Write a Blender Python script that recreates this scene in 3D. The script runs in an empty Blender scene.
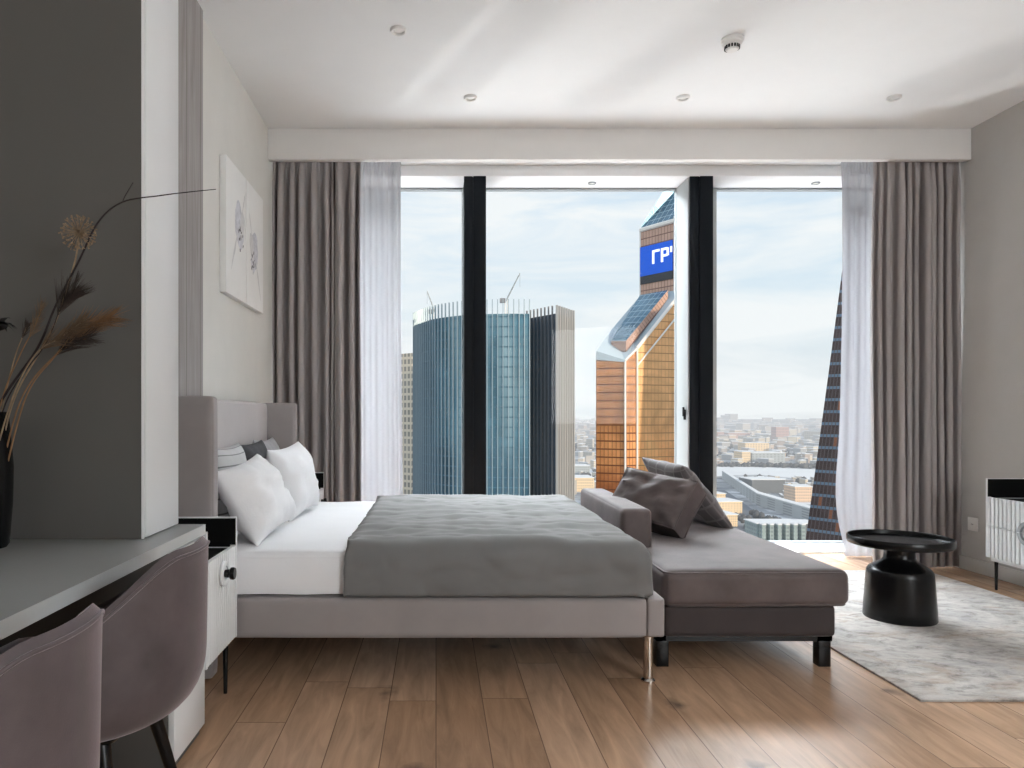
import bpy, bmesh, math, random
from mathutils import Vector, Matrix, Euler, noise
random.seed(7)
C = bpy.context.scene.collection
PI = math.pi
F, VX, VY, EYE = 720.0, 436.0, 415.0, 1.057     # lens of the photograph (1024x768)

# ------------------------------------------------------------------ materials
def newmat(name):
    m = bpy.data.materials.new(name); m.use_nodes = True
    nt = m.node_tree; nt.nodes.clear()
    out = nt.nodes.new('ShaderNodeOutputMaterial')
    return m, nt, out
def N(nt, t, **kw):
    n = nt.nodes.new(t)
    for k, v in kw.items(): setattr(n, k, v)
    return n
def setin(n, **kw):
    for k, v in kw.items(): n.inputs[k.replace('_', ' ')].default_value = v
def rgba(c): return (c[0], c[1], c[2], 1)
def math_(nt, op, a, b=None, c=None):
    n = N(nt, 'ShaderNodeMath', operation=op)
    for i, v in enumerate((a, b, c)):
        if v is None: continue
        if isinstance(v, (int, float)): n.inputs[i].default_value = v
        else: nt.links.new(v, n.inputs[i])
    return n.outputs[0]
def mixc(nt, fac, a, b, blend='MIX'):
    n = N(nt, 'ShaderNodeMix', data_type='RGBA', blend_type=blend)
    for i, v in ((0, fac), (6, a), (7, b)):
        if isinstance(v, (int, float)): n.inputs[i].default_value = v
        elif isinstance(v, tuple): n.inputs[i].default_value = rgba(v)
        else: nt.links.new(v, n.inputs[i])
    return n.outputs[2]
def noise_(nt, scale, detail=3, rough=.5, mapscale=None, coord='Object', dist=0):
    tc = N(nt, 'ShaderNodeTexCoord'); mp = N(nt, 'ShaderNodeMapping')
    nt.links.new(tc.outputs[coord], mp.inputs[0])
    if mapscale: mp.inputs['Scale'].default_value = mapscale
    n = N(nt, 'ShaderNodeTexNoise'); setin(n, Scale=scale, Detail=detail, Roughness=rough, Distortion=dist)
    nt.links.new(mp.outputs[0], n.inputs['Vector'])
    return n.outputs[0]
def ramp(nt, fac, stops):
    n = N(nt, 'ShaderNodeValToRGB'); el = n.color_ramp.elements
    while len(el) < len(stops): el.new(.5)
    for e, (p, c) in zip(el, stops):
        e.position = p; e.color = rgba(c) if isinstance(c, tuple) else (c, c, c, 1)
    nt.links.new(fac, n.inputs[0]); return n.outputs[0]
def plain(name, col, rough=.5, metal=0, var=.06, vscale=6, bump=0, bscale=200, sheen=0, spec=.5, coat=0, mapscale=None, sheencol=None):
    m, nt, out = newmat(name)
    p = N(nt, 'ShaderNodeBsdfPrincipled')
    setin(p, Roughness=rough, Metallic=metal); p.inputs['Specular IOR Level'].default_value = spec
    p.inputs['Coat Weight'].default_value = coat
    if sheen:
        p.inputs['Sheen Weight'].default_value = sheen; p.inputs['Sheen Roughness'].default_value = .35
        p.inputs['Sheen Tint'].default_value = rgba(sheencol or (1, .95, .95))
    if var:
        f = noise_(nt, vscale, 4, .55, mapscale)
        c = ramp(nt, f, [(.3, tuple(x*(1-var) for x in col)), (.7, tuple(min(1, x*(1+var)) for x in col))])
        nt.links.new(c, p.inputs['Base Color'])
    else: p.inputs['Base Color'].default_value = rgba(col)
    if bump:
        b = N(nt, 'ShaderNodeBump'); setin(b, Strength=bump, Distance=.002)
        nt.links.new(noise_(nt, bscale, 2), b.inputs['Height']); nt.links.new(b.outputs[0], p.inputs['Normal'])
    nt.links.new(p.outputs[0], out.inputs[0])
    return m
M = {}
M['ceiling'] = plain('ceiling_paint', (.82, .825, .83), .85, var=.01)
M['soffit'] = plain('soffit_paint', (.80, .78, .76), .8, var=.01)
M['lintel'] = plain('lintel_paint', (.85, .85, .86), .7, var=.01)
M['wall_l'] = plain('warm_white_wall_paint', (.72, .71, .675), .8, var=.02, bump=.1)
M['wall_r'] = plain('grey_wall_paint', (.50, .49, .475), .8, var=.02, bump=.1)
M['base'] = plain('skirting_paint', (.62, .61, .59), .5, var=.01)
M['sill'] = plain('white_sill', (.85, .87, .88), .25, var=.01)
M['dark_metal'] = plain('dark_mullion', (.006, .008, .011), .55, var=.05, vscale=2, spec=.12)
M['lightframe'] = plain('light_frame', (.40, .42, .42), .5, var=.01)
M['greyframe'] = plain('grey_frame', (.30, .32, .33), .4, var=.02)
M['white_lac'] = plain('white_lacquer', (.80, .81, .82), .35, var=.01)
M['grey_lac'] = plain('grey_lacquer', (.30, .31, .31), .33, var=.02)
M['cab_side'] = plain('shaded_cabinet_side', (.095, .090, .084), .55, var=.05, vscale=2, mapscale=(1, 1, .3))  # grey paint darkened: the shade on this side is put into the colour
M['edge'] = plain('lit_grey_edge_band', (.55, .565, .565), .35, var=.02)  # desk edge painted paler for the light falling on its front face
M['black'] = plain('black_satin', (.005, .005, .0055), .27, var=.05, spec=.32)
M['black_in'] = plain('black_lining', (.003, .003, .003), .7, var=.05, spec=.15)
M['chrome'] = plain('brushed_steel', (.62, .57, .52), .22, metal=1, var=.03)
M['plastic'] = plain('white_plastic', (.78, .77, .75), .4, var=.01)
M['bed'] = plain('lilac_grey_velvet', (.31, .279, .275), .75, var=.07, vscale=5, bump=.15, bscale=500, sheen=.35)
M['bed_lit'] = plain('lilac_grey_velvet_lit', (.50, .465, .465), .7, var=.05, vscale=5, bump=.15, bscale=500, sheen=.4)  # lit copy of the bed velvet: window light painted into the headboard face
M['sheet'] = plain('white_cotton', (.86, .86, .875), .8, var=.015, bump=.25, bscale=60)
M['blanket'] = plain('grey_blanket', (.172, .170, .168), .8, var=.06, vscale=5, bump=.2, bscale=400, sheen=.15)
M['chaise'] = plain('mauve_brown_velvet', (.105, .081, .079), .7, var=.28, vscale=6, bump=.2, bscale=500, sheen=.22, sheencol=(.9, .82, .82))
M['chaise_dk'] = plain('dark_brown_velvet', (.042, .031, .031), .75, var=.15, vscale=6, bump=.2, bscale=500, sheen=.15)
M['chair'] = plain('dusty_mauve_velvet', (.095, .075, .079), .65, var=.32, vscale=7, bump=.2, bscale=500, sheen=.6, sheencol=(1, .88, .93))
M['cush_grey'] = plain('grey_satin_fabric', (.38, .38, .39), .5, var=.15, vscale=9, sheen=.2)
M['cush_dark'] = plain('charcoal_fabric', (.028, .028, .032), .8, var=.2, vscale=20)
M['curtain'] = plain('taupe_curtain', (.37, .335, .328), .8, var=.05, vscale=3, bump=.15, bscale=400, sheen=.2, mapscale=(1, 1, .2))
M['canvas'] = plain('canvas_white', (.84, .835, .82), .8, var=.02, bump=.2, bscale=300)
M['ink'] = plain('ink_black', (.12, .12, .13), .8)
M['inkgrey'] = plain('ink_wash', (.62, .62, .66), .8, var=.2, vscale=25)
M['inkpale'] = plain('ink_pale', (.66, .65, .65), .8, var=.1, vscale=25)

def wood_floor():
    m, nt, out = newmat('oak_plank_floor')
    tc = N(nt, 'ShaderNodeTexCoord'); sep = N(nt, 'ShaderNodeSeparateXYZ'); nt.links.new(tc.outputs['Object'], sep.inputs[0])
    comb = N(nt, 'ShaderNodeCombineXYZ'); rw = N(nt, 'ShaderNodeTexWhiteNoise', noise_dimensions='1D'); nt.links.new(math_(nt, 'FLOOR', math_(nt, 'DIVIDE', sep.outputs[0], .172)), rw.inputs['W'])
    nt.links.new(math_(nt, 'ADD', sep.outputs[1], math_(nt, 'MULTIPLY', rw.outputs[0], 1.45)), comb.inputs[0]); nt.links.new(sep.outputs[0], comb.inputs[1])
    br = N(nt, 'ShaderNodeTexBrick', offset=0.0, offset_frequency=2)
    setin(br, Scale=1, Mortar_Size=.0018, Mortar_Smooth=.3, Bias=0, Brick_Width=1.45, Row_Height=.172)
    br.inputs['Color1'].default_value = (0, 0, 0, 1); br.inputs['Color2'].default_value = (1, 1, 1, 1); br.inputs['Mortar'].default_value = (.5, .5, .5, 1)
    nt.links.new(comb.outputs[0], br.inputs['Vector'])
    tone = N(nt, 'ShaderNodeSeparateColor'); nt.links.new(br.outputs[0], tone.inputs[0])
    # grain shifted per plank
    off = math_(nt, 'MULTIPLY', tone.outputs[0], 13.7)
    c2 = N(nt, 'ShaderNodeCombineXYZ')
    nt.links.new(math_(nt, 'MULTIPLY', sep.outputs[0], 9), c2.inputs[0]); nt.links.new(math_(nt, 'ADD', math_(nt, 'MULTIPLY', sep.outputs[1], 1.1), off), c2.inputs[1]); nt.links.new(off, c2.inputs[2])
    g = N(nt, 'ShaderNodeTexNoise'); setin(g, Scale=2.2, Detail=6, Roughness=.6, Distortion=.8); nt.links.new(c2.outputs[0], g.inputs['Vector'])
    base = ramp(nt, tone.outputs[0], [(0, (.43, .262, .160)), (.5, (.515, .325, .205)), (1, (.60, .395, .265))])
    gm = N(nt, 'ShaderNodeMapRange'); setin(gm, From_Min=.25, From_Max=.75, To_Min=.66, To_Max=1.2); nt.links.new(g.outputs[0], gm.inputs[0]); gr = gm.outputs[0]
    col = mixc(nt, 1.0, base, gr, 'MULTIPLY')
    c3 = N(nt, 'ShaderNodeCombineXYZ'); nt.links.new(math_(nt, 'MULTIPLY', sep.outputs[0], 2.6), c3.inputs[0]); nt.links.new(math_(nt, 'MULTIPLY', sep.outputs[1], 1.9), c3.inputs[1])
    v = N(nt, 'ShaderNodeTexVoronoi', voronoi_dimensions='2D'); setin(v, Scale=.62); nt.links.new(c3.outputs[0], v.inputs['Vector'])
    n4 = N(nt, 'ShaderNodeTexNoise'); setin(n4, Scale=9, Detail=3); nt.links.new(tc.outputs['Object'], n4.inputs['Vector'])
    kn = math_(nt, 'ADD', v.outputs['Distance'], math_(nt, 'MULTIPLY', math_(nt, 'SUBTRACT', n4.outputs[0], .5), .22))
    mr = N(nt, 'ShaderNodeMapRange'); setin(mr, From_Min=.0, From_Max=.075, To_Min=.7, To_Max=0.0); nt.links.new(kn, mr.inputs[0])
    col = mixc(nt, mr.outputs[0], col, (.055, .042, .038))
    mort = ramp(nt, br.outputs['Fac'], [(.2, 0.0), (.8, 1.0)])
    col = mixc(nt, math_(nt, 'MULTIPLY', mort, .75), col, (.09, .055, .04))
    p = N(nt, 'ShaderNodeBsdfPrincipled'); nt.links.new(col, p.inputs['Base Color'])
    p.inputs['Roughness'].default_value = .27
    p.inputs['Specular IOR Level'].default_value = .45
    b = N(nt, 'ShaderNodeBump', invert=True); setin(b, Strength=.5, Distance=.002); nt.links.new(br.outputs['Fac'], b.inputs['Height']); nt.links.new(b.outputs[0], p.inputs['Normal'])
    nt.links.new(p.outputs[0], out.inputs[0]); return m
M['floor'] = wood_floor()
def wood_panel():
    m, nt, out = newmat('grey_wood_panel')
    tc = N(nt, 'ShaderNodeTexCoord'); sep = N(nt, 'ShaderNodeSeparateXYZ'); nt.links.new(tc.outputs['Object'], sep.inputs[0])
    u = math_(nt, 'DIVIDE', sep.outputs[1], .19)
    line = math_(nt, 'LESS_THAN', math_(nt, 'FRACT', u), .03)
    cell = math_(nt, 'FLOOR', u)
    g = noise_(nt, 3.0, 6, .6, (8, 8, .6), dist=.6)
    col = ramp(nt, g, [(.25, (.25, .225, .215)), (.6, (.36, .335, .325)), (.8, (.42, .40, .385))])
    col = mixc(nt, math_(nt, 'MULTIPLY', line, .7), col, (.10, .09, .085))
    p = N(nt, 'ShaderNodeBsdfPrincipled'); setin(p, Roughness=.6); nt.links.new(col, p.inputs['Base Color'])
    nt.links.new(p.outputs[0], out.inputs[0]); return m
M['panel'] = wood_panel()
def rug_mat():
    m, nt, out = newmat('abstract_rug')
    a = noise_(nt, 1.9, 8, .72, (1, 1.5, 1), dist=.8)
    b = noise_(nt, 9, 8, .75, (1, 1.6, 1), dist=.5)
    c = noise_(nt, 2.3, 5, .65, (1, 1.5, 1), dist=1.2)
    col = ramp(nt, a, [(.30, (.33, .32, .325)), (.45, (.47, .44, .415)), (.6, (.58, .55, .52)), (.75, (.48, .465, .46))])
    rust = ramp(nt, c, [(.50, 0.0), (.66, .65)])
    col = mixc(nt, rust, col, (.40, .31, .245))
    spk = ramp(nt, b, [(.34, .50), (.5, .95), (.65, 1.08)])
    col = mixc(nt, 1.0, col, spk, 'MULTIPLY')
    fine = noise_(nt, 160, 2)
    p = N(nt, 'ShaderNodeBsdfPrincipled'); setin(p, Roughness=.95); p.inputs['Specular IOR Level'].default_value = .1
    nt.links.new(col, p.inputs['Base Color'])
    bp = N(nt, 'ShaderNodeBump'); setin(bp, Strength=.5, Distance=.004); nt.links.new(fine, bp.inputs['Height']); nt.links.new(bp.outputs[0], p.inputs['Normal'])
    nt.links.new(p.outputs[0], out.inputs[0]); return m
M['rug'] = rug_mat()
def plaid_mat():
    m, nt, out = newmat('plaid_cushion')
    tc = N(nt, 'ShaderNodeTexCoord'); sep = N(nt, 'ShaderNodeSeparateXYZ'); nt.links.new(tc.outputs['UV'], sep.inputs[0])
    def band(o, k, w): return math_(nt, 'LESS_THAN', math_(nt, 'FRACT', math_(nt, 'MULTIPLY', o, k)), w)
    l = math_(nt, 'MAXIMUM', band(sep.outputs[0], 7, .14), band(sep.outputs[1], 7, .14))
    l2 = math_(nt, 'MULTIPLY', math_(nt, 'ADD', band(sep.outputs[0], 3.5, .5), band(sep.outputs[1], 3.5, .5)), .5)
    col = mixc(nt, l2, (.085, .073, .073), (.13, .112, .112))
    col = mixc(nt, math_(nt, 'MULTIPLY', l, .45), col, (.27, .245, .245))
    p = N(nt, 'ShaderNodeBsdfPrincipled'); setin(p, Roughness=.8); p.inputs['Sheen Weight'].default_value = .2
    nt.links.new(col, p.inputs['Base Color']); nt.links.new(p.outputs[0], out.inputs[0]); return m
M['plaid'] = plaid_mat()
def stripe_mat():
    m, nt, out = newmat('fine_striped_fabric')
    tc = N(nt, 'ShaderNodeTexCoord'); sep = N(nt, 'ShaderNodeSeparateXYZ'); nt.links.new(tc.outputs['UV'], sep.inputs[0])
    l = math_(nt, 'LESS_THAN', math_(nt, 'FRACT', math_(nt, 'MULTIPLY', sep.outputs[1], 9)), .12)
    col = mixc(nt, l, (.47, .47, .47), (.16, .16, .16))
    p = N(nt, 'ShaderNodeBsdfPrincipled'); setin(p, Roughness=.6); nt.links.new(col, p.inputs['Base Color']); nt.links.new(p.outputs[0], out.inputs[0]); return m
M['stripe'] = stripe_mat()
def sheer_mat():
    m, nt, out = newmat('white_sheer_voile')
    d = N(nt, 'ShaderNodeBsdfDiffuse'); d.inputs[0].default_value = (.50, .495, .515, 1)
    t = N(nt, 'ShaderNodeBsdfTranslucent'); t.inputs[0].default_value = (.36, .36, .385, 1)
    tr = N(nt, 'ShaderNodeBsdfTransparent')
    m1 = N(nt, 'ShaderNodeMixShader'); m1.inputs[0].default_value = .33; nt.links.new(d.outputs[0], m1.inputs[1]); nt.links.new(t.outputs[0], m1.inputs[2])
    m2 = N(nt, 'ShaderNodeMixShader')
    w = noise_(nt, 4, 2, .5, (3, 3, .1)); f = ramp(nt, w, [(.3, .07), (.7, .13)])
    nt.links.new(f, m2.inputs[0]); nt.links.new(m1.outputs[0], m2.inputs[1]); nt.links.new(tr.outputs[0], m2.inputs[2])
    nt.links.new(m2.outputs[0], out.inputs[0]); return m
M['sheer'] = sheer_mat()
def glass_mat():
    m, nt, out = newmat('window_glass')
    tr = N(nt, 'ShaderNodeBsdfTransparent'); tr.inputs[0].default_value = (.965, .98, .985, 1)
    g = N(nt, 'ShaderNodeBsdfGlossy'); g.inputs['Roughness'].default_value = .02
    fr = N(nt, 'ShaderNodeFresnel'); fr.inputs[0].default_value = 1.3
    mx = N(nt, 'ShaderNodeMixShader'); nt.links.new(math_(nt, 'MULTIPLY', fr.outputs[0], .7), mx.inputs[0]); nt.links.new(tr.outputs[0], mx.inputs[1]); nt.links.new(g.outputs[0], mx.inputs[2])
    nt.links.new(mx.outputs[0], out.inputs[0]); return m
M['glass'] = glass_mat()
M['straw'] = plain('dry_straw', (.22, .115, .05), .8, var=.25, vscale=30)
M['plume'] = plain('dry_plume', (.15, .095, .055), .9, var=.3, vscale=40)
M['plume_dk'] = plain('dark_plume', (.045, .03, .024), .9, var=.3, vscale=40)
M['twig'] = plain('dark_twig', (.018, .010, .010), .7, var=.2, vscale=30)
M['seed'] = plain('seed_brown', (.26, .18, .11), .8, var=.25, vscale=40)
M['dflower'] = plain('black_petals', (.004, .004, .004), .9)

# exterior
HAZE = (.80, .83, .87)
def haze_mix(nt, shader, d0=700., d1=9000., maxf=.85, power=.75):  # airlight painted in: a pale glow mixed into the material with distance
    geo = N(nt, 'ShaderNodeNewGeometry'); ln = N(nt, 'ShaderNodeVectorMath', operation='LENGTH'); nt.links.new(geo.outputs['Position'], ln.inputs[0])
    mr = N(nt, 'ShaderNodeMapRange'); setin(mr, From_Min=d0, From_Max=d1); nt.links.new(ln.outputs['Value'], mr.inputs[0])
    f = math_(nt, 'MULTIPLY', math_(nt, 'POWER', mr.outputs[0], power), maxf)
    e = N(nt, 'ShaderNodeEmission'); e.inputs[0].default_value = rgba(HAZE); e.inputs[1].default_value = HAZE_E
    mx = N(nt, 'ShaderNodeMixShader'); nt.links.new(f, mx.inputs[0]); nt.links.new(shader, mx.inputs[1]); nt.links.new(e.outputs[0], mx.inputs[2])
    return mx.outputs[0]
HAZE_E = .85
def facade(name, glass, line, du, dv, wu=.12, wv=.2, metal=.6, rough=.2, var=.25, line2=None, vgrad=None, streak=None, rand=None):
    m, nt, out = newmat(name)
    tc = N(nt, 'ShaderNodeTexCoord'); sep = N(nt, 'ShaderNodeSeparateXYZ'); nt.links.new(tc.outputs['UV'], sep.inputs[0])
    u = math_(nt, 'DIVIDE', sep.outputs[0], du); v = math_(nt, 'DIVIDE', sep.outputs[1], dv)
    lu = math_(nt, 'LESS_THAN', math_(nt, 'FRACT', u), wu); lv = math_(nt, 'LESS_THAN', math_(nt, 'FRACT', v), wv)
    cb = N(nt, 'ShaderNodeCombineXYZ'); nt.links.new(math_(nt, 'FLOOR', u), cb.inputs[0]); nt.links.new(math_(nt, 'FLOOR', v), cb.inputs[1])
    wn = N(nt, 'ShaderNodeTexWhiteNoise', noise_dimensions='2D'); nt.links.new(cb.outputs[0], wn.inputs['Vector'])
    n = N(nt, 'ShaderNodeTexNoise'); setin(n, Scale=.045, Detail=4, Roughness=.6, Distortion=1.0); nt.links.new(tc.outputs['UV'], n.inputs['Vector'])
    g = ramp(nt, n.outputs[0], [(.3, tuple(x*(1-var*1.4) for x in glass)), (.55, glass), (.75, tuple(min(1, x*(1+var)) for x in glass))])
    if rand: g = mixc(nt, math_(nt, 'MULTIPLY', math_(nt, 'GREATER_THAN', wn.outputs[0], 1-rand[1]), .8), g, rand[0])
    g = mixc(nt, math_(nt, 'MULTIPLY', wn.outputs[0], .25), g, tuple(x*.5 for x in glass))
    if streak:  # pale reflections painted into the glass colour as upright streaks
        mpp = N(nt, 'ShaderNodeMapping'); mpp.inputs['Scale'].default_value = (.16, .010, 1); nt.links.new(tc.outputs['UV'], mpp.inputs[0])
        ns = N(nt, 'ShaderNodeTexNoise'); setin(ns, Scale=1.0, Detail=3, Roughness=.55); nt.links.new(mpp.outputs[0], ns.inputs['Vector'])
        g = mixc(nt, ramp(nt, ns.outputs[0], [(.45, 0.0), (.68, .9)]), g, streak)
    if vgrad:   # reflected city painted in: lower storeys multiplied by a tint
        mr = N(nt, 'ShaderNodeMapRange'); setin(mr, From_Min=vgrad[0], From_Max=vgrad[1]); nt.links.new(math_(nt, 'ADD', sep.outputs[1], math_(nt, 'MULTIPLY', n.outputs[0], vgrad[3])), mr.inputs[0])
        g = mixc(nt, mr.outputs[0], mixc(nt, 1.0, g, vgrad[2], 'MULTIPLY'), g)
    col = mixc(nt, lv, g, line2 or line); col = mixc(nt, lu, col, line)
    p = N(nt, 'ShaderNodeBsdfPrincipled'); nt.links.new(col, p.inputs['Base Color'])
    setin(p, Roughness=rough)
    lines = math_(nt, 'MAXIMUM', lu, lv)
    nt.links.new(math_(nt, 'MULTIPLY', math_(nt, 'SUBTRACT', 1, lines), metal), p.inputs['Metallic'])
    nt.links.new(p.outputs[0], out.inputs[0]); return m
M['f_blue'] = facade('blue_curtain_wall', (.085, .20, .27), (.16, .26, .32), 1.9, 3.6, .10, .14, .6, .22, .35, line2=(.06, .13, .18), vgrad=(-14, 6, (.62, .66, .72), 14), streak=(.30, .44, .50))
M['f_dark'] = facade('dark_curtain_wall', (.09, .125, .17), (.09, .09, .10), 3.0, 3.6, .12, .14, .3, .25, .3, streak=(.16, .15, .15))
M['f_pale'] = facade('pale_striped_wall', (.17, .17, .18), (.38, .375, .37), 2.7, 3.6, .4, .10, .1, .4, .2)
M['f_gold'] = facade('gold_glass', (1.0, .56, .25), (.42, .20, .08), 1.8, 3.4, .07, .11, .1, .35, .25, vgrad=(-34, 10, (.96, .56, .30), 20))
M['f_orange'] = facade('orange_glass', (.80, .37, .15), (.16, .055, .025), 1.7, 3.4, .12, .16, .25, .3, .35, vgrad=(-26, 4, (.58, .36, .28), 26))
M['f_pink'] = facade('rose_glass', (.62, .40, .31), (.20, .10, .08), 1.7, 3.4, .14, .14, .2, .3, .15)
M['f_roof'] = facade('blue_glass_roof', (.13, .26, .36), (.38, .48, .54), 3.0, 4.0, .08, .08, .6, .25, .3)
M['f_beige'] = facade('beige_grid_wall', (.34, .32, .28), (.70, .62, .50), 2.4, 3.4, .4, .35, .1, .4, .2)
M['f_twist'] = facade('banded_dark_wall', (.075, .05, .05), (.11, .09, .09), 1.7, 4.1, .22, .24, .3, .3, .5, line2=(.13, .20, .28), rand=((.40, .15, .07), .06))
M['fin'] = plain('pale_metal_fin', (.30, .38, .43), .4, metal=.3, var=.05)
M['fin_dk'] = plain('dark_metal_fin', (.20, .21, .23), .4, metal=.3, var=.05)
M['whitetrim'] = plain('white_cladding', (.88, .85, .80), .5, var=.03)
M['palefin'] = plain('pale_stone_fin', (.42, .415, .41), .5, var=.03)
M['paleblue'] = plain('pale_blue_coping', (.48, .58, .65), .5, var=.05)
M['blueled'] = None
def emit(name, col, s):
    m, nt, out = newmat(name)
    p = N(nt, 'ShaderNodeBsdfPrincipled'); p.inputs['Base Color'].default_value = rgba(col); setin(p, Roughness=.5)
    f = noise_(nt, .25, 3); c = ramp(nt, f, [(.3, tuple(x*.8 for x in col)), (.7, col)])
    nt.links.new(c, p.inputs['Emission Color']); p.inputs['Emission Strength'].default_value = s
    nt.links.new(p.outputs[0], out.inputs[0]); return m
M['blueled'] = emit('blue_led_screen', (.005, .09, .58), .5)
M['led_off'] = plain('dark_grey_panel', (.045, .05, .06), .5)
M['whiteled'] = emit('white_led_letters', (.9, .9, .95), .9)
def city_mat(name, cols, roof=False, win=True, hz=True):
    m, nt, out = newmat(name)
    oi = N(nt, 'ShaderNodeObjectInfo')
    col = ramp(nt, oi.outputs['Random'], [(i/(max(1, len(cols)-1)), c) for i, c in enumerate(cols)]) if len(cols) > 1 else None
    if col is None:
        f = noise_(nt, 5, 3, coord='Generated'); col = ramp(nt, f, [(.3, tuple(x*.9 for x in cols[0])), (.7, cols[0])])
    if win:
        tc = N(nt, 'ShaderNodeTexCoord'); sep = N(nt, 'ShaderNodeSeparateXYZ'); nt.links.new(tc.outputs['Generated'], sep.inputs[0])
        w = math_(nt, 'MULTIPLY', math_(nt, 'LESS_THAN', math_(nt, 'FRACT', math_(nt, 'MULTIPLY', sep.outputs[2], 5)), .5),
                  math_(nt, 'LESS_THAN', math_(nt, 'FRACT', math_(nt, 'MULTIPLY', math_(nt, 'ADD', sep.outputs[0], sep.outputs[1]), 9)), .5))
        col = mixc(nt, math_(nt, 'MULTIPLY', w, .55), col, (.14, .15, .17))
    p = N(nt, 'ShaderNodeBsdfPrincipled'); setin(p, Roughness=.8); nt.links.new(col, p.inputs['Base Color'])
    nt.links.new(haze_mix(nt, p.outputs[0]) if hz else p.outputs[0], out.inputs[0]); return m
M['c_wall'] = city_mat('city_walls', [(.34, .30, .27), (.66, .58, .46), (.40, .42, .44), (.62, .47, .36), (.50, .44, .42), (.72, .64, .50), (.24, .25, .28)])
M['c_snow'] = city_mat('snow_roof', [(.84, .86, .88)], win=False)
M['c_cream'] = city_mat('cream_wall', [(.85, .66, .43)])
M['c_peach'] = city_mat('peach_wall', [(.74, .54, .39)])
M['c_grey'] = city_mat('grey_wall_far', [(.42, .46, .48)])
M['c_dark'] = city_mat('dark_wall_far', [(.15, .165, .18)])
M['c_teal'] = city_mat('teal_wall', [(.30, .38, .38)])
M['c_pink'] = city_mat('pink_wall', [(.52, .34, .31)])
M['c_tree'] = city_mat('bare_wood', [(.10, .105, .11)], win=False)
M['c_road'] = city_mat('city_road', [(.15, .17, .20)], win=False)
def ground_mat():
    m, nt, out = newmat('snowy_city_ground')
    tc = N(nt, 'ShaderNodeTexCoord')
    v = N(nt, 'ShaderNodeTexVoronoi', feature='DISTANCE_TO_EDGE'); setin(v, Scale=.0075); nt.links.new(tc.outputs['Object'], v.inputs['Vector'])
    n1 = noise_(nt, .006, 6, .65); n2 = noise_(nt, .03, 5, .7)
    col = ramp(nt, n1, [(.36, (.13, .14, .16)), (.47, (.34, .36, .38)), (.58, (.66, .68, .71)), (.7, (.80, .82, .85))])
    sp = ramp(nt, n2, [(.35, .45), (.5, .9), (.65, 1.15)])
    col = mixc(nt, 1.0, col, sp, 'MULTIPLY')
    road = ramp(nt, v.outputs['Distance'], [(.03, 1.0), (.06, 0.0)])
    col = mixc(nt, math_(nt, 'MULTIPLY', road, .6), col, (.22, .24, .27))
    p = N(nt, 'ShaderNodeBsdfPrincipled'); setin(p, Roughness=.9); nt.links.new(col, p.inputs['Base Color'])
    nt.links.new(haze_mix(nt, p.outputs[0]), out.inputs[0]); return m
M['ground'] = ground_mat()

# ------------------------------------------------------------------ mesh helpers
ORG = {}
def obj(name, bm, mat, parent=None, loc=None, smooth=True, angle=35, kind=None, label=None):
    """link bm (world coordinates) as ONE mesh object under parent"""
    o3 = Vector(ORG[parent.name]) if parent else Vector(loc or (0, 0, 0))
    bmesh.ops.translate(bm, verts=bm.verts, vec=-o3)
    me = bpy.data.meshes.new(name); bm.to_mesh(me); bm.free()
    for m in (mat if isinstance(mat, (list, tuple)) else [mat]): me.materials.append(m)
    if smooth:
        me.polygons.foreach_set('use_smooth', [True]*len(me.polygons)); me.set_sharp_from_angle(angle=math.radians(angle))
    o = bpy.data.objects.new(name, me); C.objects.link(o)
    if parent: o.parent = parent
    else: o.location = o3
    ORG[o.name] = tuple(o3)
    if kind: o['kind'] = kind
    if label: o['label'] = label
    return o
def tag(o, label, cat, group=None, kind=None):
    o['label'] = label; o['category'] = cat
    if group: o['group'] = group
    if kind: o['kind'] = kind
    return o
def thing(name, label, cat, loc, group=None, kind=None):
    o = bpy.data.objects.new(name, None); C.objects.link(o); o.location = loc; o.empty_display_size = .1
    ORG[o.name] = tuple(loc)
    if label: tag(o, label, cat, group)
    if kind: o['kind'] = kind
    return o
def copy_tree(o, parent=None):
    c = o.copy(); C.objects.link(c); c.parent = parent
    for ch in list(o.children): copy_tree(ch, c)
    return c
def bx(bm, x0, x1, y0, y1, z0, z1, mi=0, rot=None):
    vs = [bm.verts.new(p) for p in ((x0,y0,z0),(x1,y0,z0),(x1,y1,z0),(x0,y1,z0),(x0,y0,z1),(x1,y0,z1),(x1,y1,z1),(x0,y1,z1))]
    fs = []
    for f in ((3,2,1,0),(4,5,6,7),(0,1,5,4),(1,2,6,5),(2,3,7,6),(3,0,4,7)):
        q = bm.faces.new([vs[i] for i in f]); q.material_index = mi; fs.append(q)
    if rot: bmesh.ops.transform(bm, matrix=rot, verts=vs)
    return vs
def box(*a, bev=0, seg=2):
    bm = bmesh.new(); bx(bm, *a)
    if bev: bmesh.ops.bevel(bm, geom=list(bm.edges), offset=bev, segments=seg, affect='EDGES', profile=.5)
    return bm
def addbox(bm, *a, bev=0, seg=2):
    b = box(*a, bev=bev, seg=seg); me = bpy.data.meshes.new('t'); b.to_mesh(me); b.free(); bm.from_mesh(me); bpy.data.meshes.remove(me)
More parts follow.
